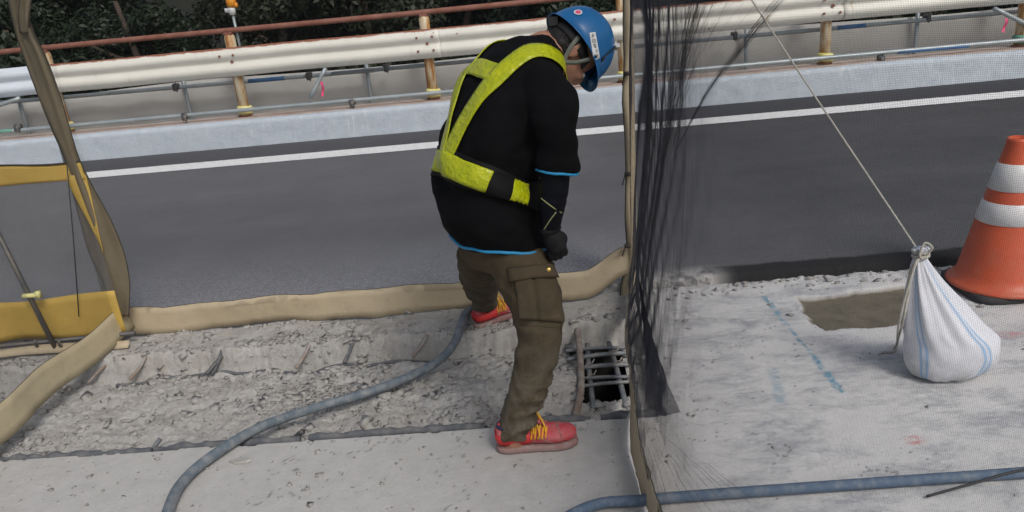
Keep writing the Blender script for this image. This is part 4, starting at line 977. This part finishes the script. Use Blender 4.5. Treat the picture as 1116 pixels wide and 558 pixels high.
# vest: straps and belt laid on the shirt
def strap(path_, wid, off, mat, name, parent, thick=.003, nw=7):
    P = catmull(path_, 60); rows = []
    N_ = [snap(sb, p, 0)[1] for p in P]; T = np.gradient(P, axis=0)
    for p, n_, t in zip(P, N_, T):
        c = np.cross(n_, t); c /= np.linalg.norm(c)+1e-9
        rows.append([snap(sb, p+c*wid*s*.5, off)[0] for s in np.linspace(-1, 1, nw)])
    for it in range(2):
        A = np.array(rows); A[1:-1] = .5*A[1:-1]+.25*(A[:-2]+A[2:]); rows = [list(r_) for r_ in A]
    return sheet(name, rows, mat, parent, thick)
vest = MB()
def tpath(L): return [tp(t, a) for t, a in L]
BELT = lambda t0: [(t0+.0, a) for a in np.arange(0, 361, 20)]
bt = lambda a: 2.28+.62*math.cos(math.radians(a-188))            # the belt rides higher at the back
vb = strap([tp(bt(a), a) for a in np.arange(60, 421, 15)], .108, .007, M.vestblack, 'vest_belt', wk)
def belt_seg(a0, a1, label=None): return strap([tp(bt(a), a) for a in np.linspace(a0, a1, 8)], .076, .011, M.vest, 'belt_stripe', vb)
belt_seg(128, 246); belt_seg(270, 290); belt_seg(318, 402); belt_seg(76, 98)
strap(tpath([(2.85, 189), (4.0, 203), (5.2, 217), (6.2, 228), (7.0, 246), (7.3, 285), (6.6, 322), (5.2, 338), (3.6, 344), (2.6, 346)]), .068, .009, M.vest, 'vest_strap', wk)
strap(tpath([(2.85, 182), (4.0, 172), (5.2, 160), (6.2, 143), (7.0, 118), (7.3, 75), (6.6, 38), (5.2, 22), (3.6, 16), (2.6, 14)]), .068, .009, M.vest, 'vest_strap', wk)
strap(tpath([(5.35, 216), (5.4, 200), (5.42, 186), (5.4, 172), (5.35, 160)]), .062, .0075, M.vest, 'vest_crosspiece', wk)

# undershirt sleeves and seam lines
for S_, sgn in ((AR, 1), (AL, -1)):
    me = remesh([limb_rings(S_, ARr)], .006, 3); displace(me, lambda c, n_: nz3((c[0], c[1], c[2]*2.2), 22)*.003)
    us = link('under_sleeve', me, M.under, wk)
    if sgn == 1:
        ub = bvh(me)
        for pxs in ([(583, 206), (590, 216), (600, 224), (612, 232)], [(606, 231), (600, 239), (593, 250)]):
            P = [shot(ub, *p, .001) for p in pxs]; P = [p for p in P if p is not None]
            if len(P) > 1: m = MB(); m.tube(catmull(P, 14), .0022, 6); m.build('seam', M.seam, us, True)
# trousers
pelv = MB(); pr = [(536, 212, .150, .180, 0), (537, 240, .140, .180, 0), (541, 264, .135, .175, 0), (543, 284, .115, .160, 0)]
pelv.loft([ring(PY(a, b_, 2.61), c, d, e) for a, b_, c, d, e in pr])
LR = [PY(553, 262, 2.53), PY(572, 298, 2.47), PY(585, 335, 2.41), PY(588, 366, 2.38), PY(582, 398, 2.36), PY(571, 438, 2.345), PY(563, 460, 2.355), PY(561, 473, 2.358)]; LRr = [.096, .104, .093, .082, .073, .066, .064, .066]
LL = [PY(530, 256, 2.72), PY(524, 288, 2.93), PY(524, 305, 3.15), PY(525, 316, 3.32), PY(527, 325, 3.43), PY(528, 331, 3.46)]; LLr = [.10, .096, .086, .077, .069, .066]
tro = remesh([pelv, limb_rings(LR, LRr, 22, 40), limb_rings(LL, LLr, 22, 34)], .008, 4)
axR, axL = catmull(LR, 30), catmull(LL, 30)
def wt(c, n_):
    dR = np.linalg.norm(axR-c, axis=1).min(); dL = np.linalg.norm(axL-c, axis=1).min(); z = c[2]
    k = max(0, 1-abs(z-.40)*4)*.8+max(0, 1-abs(z-.13)*9)*1.2+.35
    fold = 1-2*abs(math.sin(z*46+3.2*nz3((c[0], c[1], c[2]*.6), 8)+3*nz3(c, 3, 2)))**.7
    return k*.0085*fold*max(.2, nz3(c, 7, 4)+.5)+nz3((c[0], c[1], c[2]*1.4), 14, 8)*.009+nz3(c, 30, 1)*.0022
displace(tro, wt); to = link('trousers', tro, M.trousers, wk); tb = bvh(tro)
def patch(corners, nu, nv, fn, name, mat, parent, bv):
    c = np.array(corners, float); rows = []
    for i in range(nu):
        u = i/(nu-1); row = []
        for j in range(nv):
            v = j/(nv-1); p = c[0]*(1-u)*(1-v)+c[1]*u*(1-v)+c[2]*u*v+c[3]*(1-u)*v
            s = shot(bv, p[0], p[1], 0)
            if s is None: s = row[-1] if row else rows[-1][j]
            row.append(s)
        rows.append(row)
    A = np.array(rows)
    for it in range(3): A[1:-1, 1:-1] = .5*A[1:-1, 1:-1]+.125*(A[:-2, 1:-1]+A[2:, 1:-1]+A[1:-1, :-2]+A[1:-1, 2:])
    du = np.gradient(A, axis=0); dv = np.gradient(A, axis=1); N_ = np.cross(du, dv); N_ /= np.linalg.norm(N_, axis=2)[:, :, None]+1e-9
    view = A-np.array([0, 0, HC]); s_ = np.sign((N_*view).sum(2)); N_ *= -s_[:, :, None]
    U, W = np.meshgrid(np.linspace(0, 1, nu), np.linspace(0, 1, nv), indexing='ij')
    A = A+N_*fn(U, W)[:, :, None]; m = MB(); m.grid(A); return solid(m.build(name, mat, parent, True), .003)
edge = lambda U, W, e=.08: np.minimum.reduce([sstep(0, e, U), sstep(0, e, 1-U), sstep(0, e, W), sstep(0, e, 1-W)])
pk = patch([(560, 302), (607, 301), (612, 352), (566, 348)], 26, 26, lambda U, W: .001+.013*edge(U, W)+.006*W*edge(U, W)-.010*np.exp(-((U-.45)/.04)**2)*edge(U, W)+.003*np.sin(W*9+U*4), 'cargo_pocket', M.trousers, to, tb)
fl = patch([(553, 292), (602, 288), (606, 304), (556, 307)], 22, 12, lambda U, W: .004+.016*edge(U, W, .12)+.008*W, 'pocket_flap', M.trousers, to, tb)
c = shot(tb, 594, 297, .022); nd = np.array([0, 0, HC])-c; nd /= np.linalg.norm(nd); m = MB(); m.tube([c, c+nd*.006, c+nd*.009], [.010, .010, .006], 14); m.build('button', M.brass, to, True)
for pts in ([(556, 308), (562, 348)], [(600, 270), (613, 300), (617, 340), (612, 365)], [(566, 354), (612, 357)]):
    P = [shot(tb, *p, .001) for p in [tuple(np.array(pts[0])*(1-t)+np.array(pts[-1])*t) for t in np.linspace(0, 1, 9)]]; P = [p for p in P if p is not None]
    if len(P) > 3: m = MB(); m.tube(catmull(P, 20), .0022, 6); m.build('seam', M.trousers, to, True)

# shoes
def shoe(heel, toe, z0, right=True, pitch=0):
    d = np.array([toe[0]-heel[0], toe[1]-heel[1], 0]); L = np.linalg.norm(d); ax = d/L; lt = np.array([-ax[1], ax[0], 0]); sgn = -1 if right else 1
    O = np.array([heel[0], heel[1], z0])
    def pt(x, y, z): return O+ax*x*L+lt*y+up*(z+pitch*x)
    cs = [(.00, .020, .030, .075, 0), (.03, .032, .012, .088, 0), (.10, .037, .006, .094, 0), (.20, .038, .004, .090, 0), (.30, .038, .004, .090, .0), (.40, .039, .004, .094, .001), (.50, .042, .004, .086, .003), (.60, .046, .004, .073, .004), (.70, .049, .004, .064, .004), (.80, .049, .004, .060, .003), (.90, .043, .005, .055, .001), (.96, .031, .008, .045, -.001), (.995, .016, .016, .032, -.002)]
    Q = catmull([np.array(c_) for c_ in cs], 44); R = []
    for x, hw, zb, zt, sk in Q:
        rg_ = []
        for k in range(28):
            a = 2*math.pi*k/28; ca, sa = math.cos(a), math.sin(a)
            p_ = 2.6 if sa < 0 else 2.0
            s = (abs(ca)**p_+abs(sa)**p_)**(-1/p_); zc = (zt+zb)*.5
            wfac = 1.0-.28*max(0, sa)**1.5*(1 if x < .6 else .6)
            rg_.append(pt(x, hw*ca*s*wfac+sk*sgn, zc+(zt-zb)*.5*sa*s+.018))
        R.append(rg_)
    m = MB(); m.loft(R); me = m.mesh('upper', True)
    displace(me, lambda c, n_: nz3(c, 28)*.0025)
    sh = link('shoe', me, M.shoe, wk); bv = bvh(me)
    # sole
    R = []
    for sc, z in ((.96, 0), (1.01, .003), (1.025, .011), (1.01, .019), (.97, .023)):
        rg_ = []
        for k in range(60):
            a = 2*math.pi*k/60; x = .5+.505*math.cos(a)*(.985 if sc < 1 else 1); hw = np.interp(x, [-.01, .0, .03, .12, .3, .5, .7, .82, .92, .98, 1.0, 1.02], [.004, .012, .026, .037, .038, .041, .049, .049, .041, .026, .012, .003])
            rg_.append(pt(.5+(x-.5)*sc, hw*sc*(1 if math.sin(a) > 0 else -1)*min(1, abs(math.sin(a))*8)*1.04+.002*sgn, z))
        R.append(rg_)
    m = MB(); m.loft(R); m.build('sole', M.sole, sh, True)
    # heel counter, toe cap line, tongue, collar, laces
    def onup(x, y, zz, off): return snap(bv, pt(x, y, zz), off)[0]
    P = [[onup(x, s*y, z_, .003) for s, y, z_ in [(1, .036, .03), (1, .037, .05), (1, .034, .075)]] for x in np.linspace(.16, .02, 6)]
    P += [[onup(-.02, y, z_, .003) for z_ in (.03, .05, .075)] for y in (.02, 0, -.02)]
    P += [[onup(x, -y, z_, .003) for y, z_ in [(.036, .03), (.037, .05), (.034, .075)]] for x in np.linspace(.02, .42, 12)]
    sheet('heel_counter', P, M.shoered, sh, .003)
    tg_ = []
    for k, (x, z_) in enumerate([(.60, .082), (.53, .098), (.47, .115), (.44, .142), (.43, .168), (.43, .186)]):
        w_ = .022+.003*k; tg_.append([pt(x-.02*abs(s), s*w_, z_-.006*abs(s)+.012) for s in (-1, -.5, 0, .5, 1)])
    sheet('tongue', tg_, M.lining, sh, .008)
    tg2 = [[p+ax*.007+up*.002 for p in r_] for r_ in tg_]; sheet('tongue_face', tg2, M.shoe, sh, .004)
    m = MB(); cp = [pt(.23+.20*math.cos(a), .035*math.sin(a), .103+.006*math.cos(a)) for a in np.linspace(0, 6.283, 25)]; m.tube(catmull(cp, 50), .008, 8, False); m.build('collar', M.lining, sh, True)
    for k in range(5):
        x = .46+.045*k; zt = .125-.013*k; m = MB()
        P = [onup(x-.035, -.040, .055, .003), onup(x-.012, -.028, .085, .004), pt(x+.004, -.008, zt), pt(x+.012, .010, zt-.002), onup(x+.0, .034, .07, .004)]
        m.tube(catmull(P, 16), .0034, 6); m.build('lace', M.lace, sh, True)
    for P in ([(.44, 0, .155), (.50, -.030, .120), (.53, -.055, .085), (.52, -.060, .070)], [(.44, 0, .155), (.50, .02, .15), (.545, .0, .118), (.56, -.025, .09)], [(.45, 0, .152), (.54, -.012, .135), (.60, -.03, .10), (.61, -.045, .075)], [(.45, 0, .152), (.47, -.035, .125), (.46, -.055, .085)]):
        m = MB(); m.tube(catmull([pt(*p) for p in P], 18), .0032, 6); m.build('lace', M.lace, sh, True)
    for P in ([(.80, -.052, .03), (.79, -.046, .055), (.77, -.02, .075), (.77, .02, .075), (.79, .046, .055), (.80, .052, .03)], [(.44, -.05, .03), (.50, -.045, .06), (.62, -.05, .045), (.70, -.055, .028)]):
        m = MB(); m.tube(catmull([onup(*p, .0005) for p in P], 30), .0018, 6); m.build('seam', M.sole, sh, True)
    return sh
hR, tR = G(541, 499), G(631, 489); s1 = shoe(hR+np.array([.004, .045, 0]), tR+np.array([-.004, .045, 0]), .004, True)
hL, tL = np.array([-.375, 3.42, 0]), np.array([-.165, 3.585, 0]); s2 = shoe(hL, tL, zat(-.27, 3.5)+.004, False)

# head, neck, arms and legs: one continuous body under the clothes
dF = f0*.42-up*.9075; dC = f0*.9075+up*.42; HCn = PY(623, 53, 2.70)
def hp_(a, b_, c): return HCn+dF*a+l0*b_+dC*c          # face direction, left, crown
def ell(c, R, n=20, m_=14):
    rings_ = []
    for i in range(1, m_):
        t = math.pi*i/m_; rings_.append([hp_(c[0]+R[0]*math.sin(t)*math.cos(a), c[1]+R[1]*math.sin(t)*math.sin(a), c[2]-R[2]*math.cos(t)) for a in np.linspace(0, 2*math.pi, n+1)[:-1]])
    m = MB(); m.loft(rings_); return m
bits = [ell((0, 0, .02), (.097, .078, .105)), ell((.028, 0, -.055), (.068, .062, .070)), ell((.055, 0, -.085), (.040, .042, .035)), ell((.103, 0, -.030), (.018, .014, .028)), ell((.088, .0, -.070), (.014, .024, .012)),
        ell((.075, .034, -.035), (.022, .02, .02)), ell((.075, -.034, -.035), (.022, .02, .02))]
for s in (-1, 1): bits.append(ell((-.012, s*.080, -.028), (.020, .010, .033))); bits.append(ell((-.022, s*.086, -.020), (.010, .008, .026)))
nk = limb_rings([TC[7][:3], TC[8][:3]+up*.004, hp_(-.035, 0, -.085), hp_(-.02, 0, -.03)], [.075, .062, .058, .06])
inner = torso(.80, 4, 42)
legs = [limb_rings(LR, np.array(LRr)*.68), limb_rings(LL, np.array(LLr)*.68)]
pel2 = MB(); pel2.loft([ring(PY(a, b_, 2.61), c*.78, d*.78, e) for a, b_, c, d, e in pr])
arms = [limb_rings(AR, np.array(ARr)*.74), limb_rings(AL, np.array(ARr)*.74)]
feet = [limb_rings([LR[-1], (LR[-1]+up*-.03), np.array([s[0], s[1], .05])], [.045, .042, .03]) for s in (hR*.7+tR*.3+np.array([0, .045, 0]),)]
body = remesh(bits+[nk, inner, pel2]+legs+arms+feet, .0062, 2)
bo = link('body', body, M.skin, wk)
# hair on nape and sides
hr = [ell((-.028, 0, .012), (.083, .083, .100))]; me = remesh(hr, .006, 1); displace(me, lambda c, n_: nz3(c, 60)*.004)
link('hair', me, M.hair, wk)
for s in (-1, 1):
    m = ell((.088, s*.033, -.022), (.010, .012, .010)); m.build('eye', M.white, wk, True)
# gloved hands, fingers closed
def hand(W, dirn, side, nm='glove'):
    d = dirn/np.linalg.norm(dirn); a = f0-d*(f0 @ d); a /= np.linalg.norm(a); b_ = np.cross(d, a)*side   # a: forward (knuckle line), b: outwards
    def h(x, y, z): return W+(d*x+a*y+b_*z)*.82
    parts = [limb_rings([h(-.04, 0, 0), h(.0, 0, 0), h(.045, .002, .002), h(.082, .0, .004)], [.032, .031, .037, .033], 16, 14)]
    pl = MB(); pl.loft([[h(x, w_*math.cos(t), .017*math.sin(t)) for t in np.linspace(0, 6.283, 17)[:-1]] for x, w_ in ((.01, .03), (.03, .040), (.06, .045), (.085, .043), (.095, .036))]); parts.append(pl)
    for y, l in ((.033, .030), (.011, .034), (-.011, .032), (-.031, .025)):
        parts.append(limb_rings([h(.080, y, .0), h(.080+l, y*1.04, -.006), h(.088+l, y, -.030), h(.066+l*.6, y*.95, -.042)], [.0105, .0105, .010, .009], 10, 14))
    parts.append(limb_rings([h(.022, .030, -.006), h(.050, .052, -.016), h(.082, .046, -.030), h(.100, .030, -.036)], [.014, .0125, .0115, .010], 10, 14))
    me = remesh(parts, .0036, 2); g_ = link(nm, me, M.glove, wk)
    m = MB(); m.tube([h(-.03, 0, 0), h(-.018, 0, 0), h(-.008, 0, 0)], [.034, .037, .036], 16); m.build('cuff', M.glove, g_, True)
hand(AR[-1], np.array([.01, .0, -.1])+f0*.012, 1); hand(AL[-1], np.array([.01, 0, -.1])+f0*.02, -1)

# helmet
def hel(u, v, s=1.0):       # u around rim (0 = face), v 0 rim .. 1 crown
    el_ = v*math.pi/2; ca = math.cos(el_)**.80; ridge = .004*math.exp(-(math.sin(u)/.22)**2)*math.sin(el_*1.0)
    R = (.146 if math.cos(u) > 0 else .126, .116)
    return hp_(-.004+(R[0]*s)*ca*math.cos(u), R[1]*s*ca*math.sin(u), .012+(.138*s)*math.sin(el_)+ridge-.012*(1-v)*max(0, -math.cos(u)))
m = MB(); rr = []
for v, s in [(0, .955), (.2, .955), (.02, .955)]: pass
prof_h = [(-.0, .96, -.004), (0, 1.0, -.004)]
rings_ = [[hel(u, v, .965) for u in np.linspace(0, 2*math.pi, 65)[:-1]] for v in np.linspace(.92, 0, 12)]
brim = lambda u, k: .008*k+.014*k*max(0, math.cos(u))**3
rings_ += [[hel(u, 0, 1)+(dF*math.cos(u)+l0*math.sin(u))*brim(u, k)-dC*(.008*k+.014*k*max(0, math.cos(u))**3) for u in np.linspace(0, 2*math.pi, 65)[:-1]] for k in (.6, 1.0, 1.08)]
rings_ += [[hel(u, 0, 1)+(dF*math.cos(u)+l0*math.sin(u))*brim(u, k)-dC*(.008*k+.014*k*max(0, math.cos(u))**3)+dC*.004 for u in np.linspace(0, 2*math.pi, 65)[:-1]] for k in (1.08, .9, .4)]
rings_ += [[hel(u, v) for u in np.linspace(0, 2*math.pi, 65)[:-1]] for v in np.concatenate([np.linspace(.03, .9, 18), [.95, .985]])]
m.loft(rings_); he = m.build('helmet', M.helmet, wk, True); hb = bvh(he.data)
# side ridge, sticker with dark marks, badge, strap, lamp clip
st = patch([(642, 36), (648.5, 35), (653.5, 63), (647, 66)], 5, 14, lambda U, W: .0012+0*U, 'sticker', M.white, he, hb)
for k in range(5):
    t0 = .05+.19*k
    ce = [(642, 36), (648.5, 35), (653.5, 63), (647, 66)]; bl = lambda u, v: tuple(np.array(ce[0])*(1-u)*(1-v)+np.array(ce[1])*u*(1-v)+np.array(ce[2])*u*v+np.array(ce[3])*(1-u)*v)
    m = MB()
    for (u0, v0, u1, v1) in [[(.2, .1, .8, .1), (.5, 0, .5, .95), (.15, .5, .85, .5), (.5, .5, .2, .95)], [(.2, .1, .2, .9), (.2, .1, .8, .1), (.8, .1, .8, .9), (.2, .5, .8, .5), (.2, .9, .8, .9)], [(.2, .05, .8, .05), (.2, .35, .8, .35), (.5, .0, .5, .9), (.2, .65, .8, .65), (.2, .9, .8, .9), (.2, .35, .2, .65)], [(.3, .0, .2, .9), (.3, .3, .9, .3), (.6, .3, .6, .9), (.4, .6, .9, .6)], [(.5, .0, .2, .5), (.5, .0, .85, .5), (.3, .5, .7, .5), (.5, .5, .5, .95)]][k]:
        a, b_ = shot(hb, *bl(.12+u0*.76, t0+v0*.15), .0022), shot(hb, *bl(.12+u1*.76, t0+v1*.15), .0022)
        if a is not None and b_ is not None: m.tube([a, b_], .0012, 5)
    m.build('letter', M.black, st)
P = [shot(hb, x, y, .003) for x, y in ((670, 50), (664, 56), (657, 65), (650, 75), (643, 85), (639, 91))]; P = [p for p in P if p is not None]
back = [hel(u, .10)+(dF*math.cos(u)+l0*math.sin(u))*.003 for u in np.linspace(.2, 1.6, 8)]
if len(P) > 2:
    Q = catmull(P, 24); rows = []
    for p in Q:
        rows.append([snap(hb, p+dC*s*.009-l0*0, .003)[0] for s in (-1, -.4, .4, 1)])
    sheet('goggle_band', rows, M.black, he, .004)
    c = P[0]; m = MB(); m.box(c+dC*.004, (.022, .014, .012)); m.build('band_clip', M.white, he)
c = shot(hb, 630, 14, .002)
if c is not None:
    nn = snap(hb, c, 0)[1]; m = MB(); m.tube([c, c+nn*.001], .014, 18); m.build('badge', M.white, he)
    m = MB(); m.tube([c+nn*.001, c+nn*.002], .009, 18); m.build('badge_mark', M.pinktag, he)
# harness, chin straps
for P in ([hp_(-.05, -.100, .0), hp_(-.03, -.094, -.05), hp_(.02, -.070, -.105), hp_(.055, -.02, -.128), hp_(.06, 0, -.130), hp_(.055, .02, -.128), hp_(.02, .07, -.105), hp_(-.03, .094, -.05), hp_(-.05, .10, 0)], [hp_(.035, -.100, .0), hp_(.02, -.094, -.045), hp_(-.0, -.085, -.078)], [hp_(.035, .100, .0), hp_(.02, .094, -.045), hp_(-.0, .085, -.078)]):
    Q = catmull(P, 40); m = MB(); T = np.gradient(Q, axis=0); rows = []
    for p, t in zip(Q, T):
        o_n = p-hp_(.0, 0, -.04); o_n /= np.linalg.norm(o_n); s_ = np.cross(t, o_n); s_ /= np.linalg.norm(s_); rows.append([p-s_*.007, p+s_*.007])
    sheet('chin_strap', rows, M.strap, he, .002)
m = MB(); Q = [hp_(.088*math.cos(u)*1.08-.015, .088*math.sin(u)*1.02, -.006) for u in np.linspace(0, 2*math.pi, 41)]
rows = [[q_-dC*.018, q_+dC*.004, q_+dC*.016] for q_ in Q]; sheet('head_band', rows, M.black, he, .003)
m = MB(); m.box(hp_(-.115, 0, -.016), (.03, .05, .028)); m.build('adjuster', M.black, he)
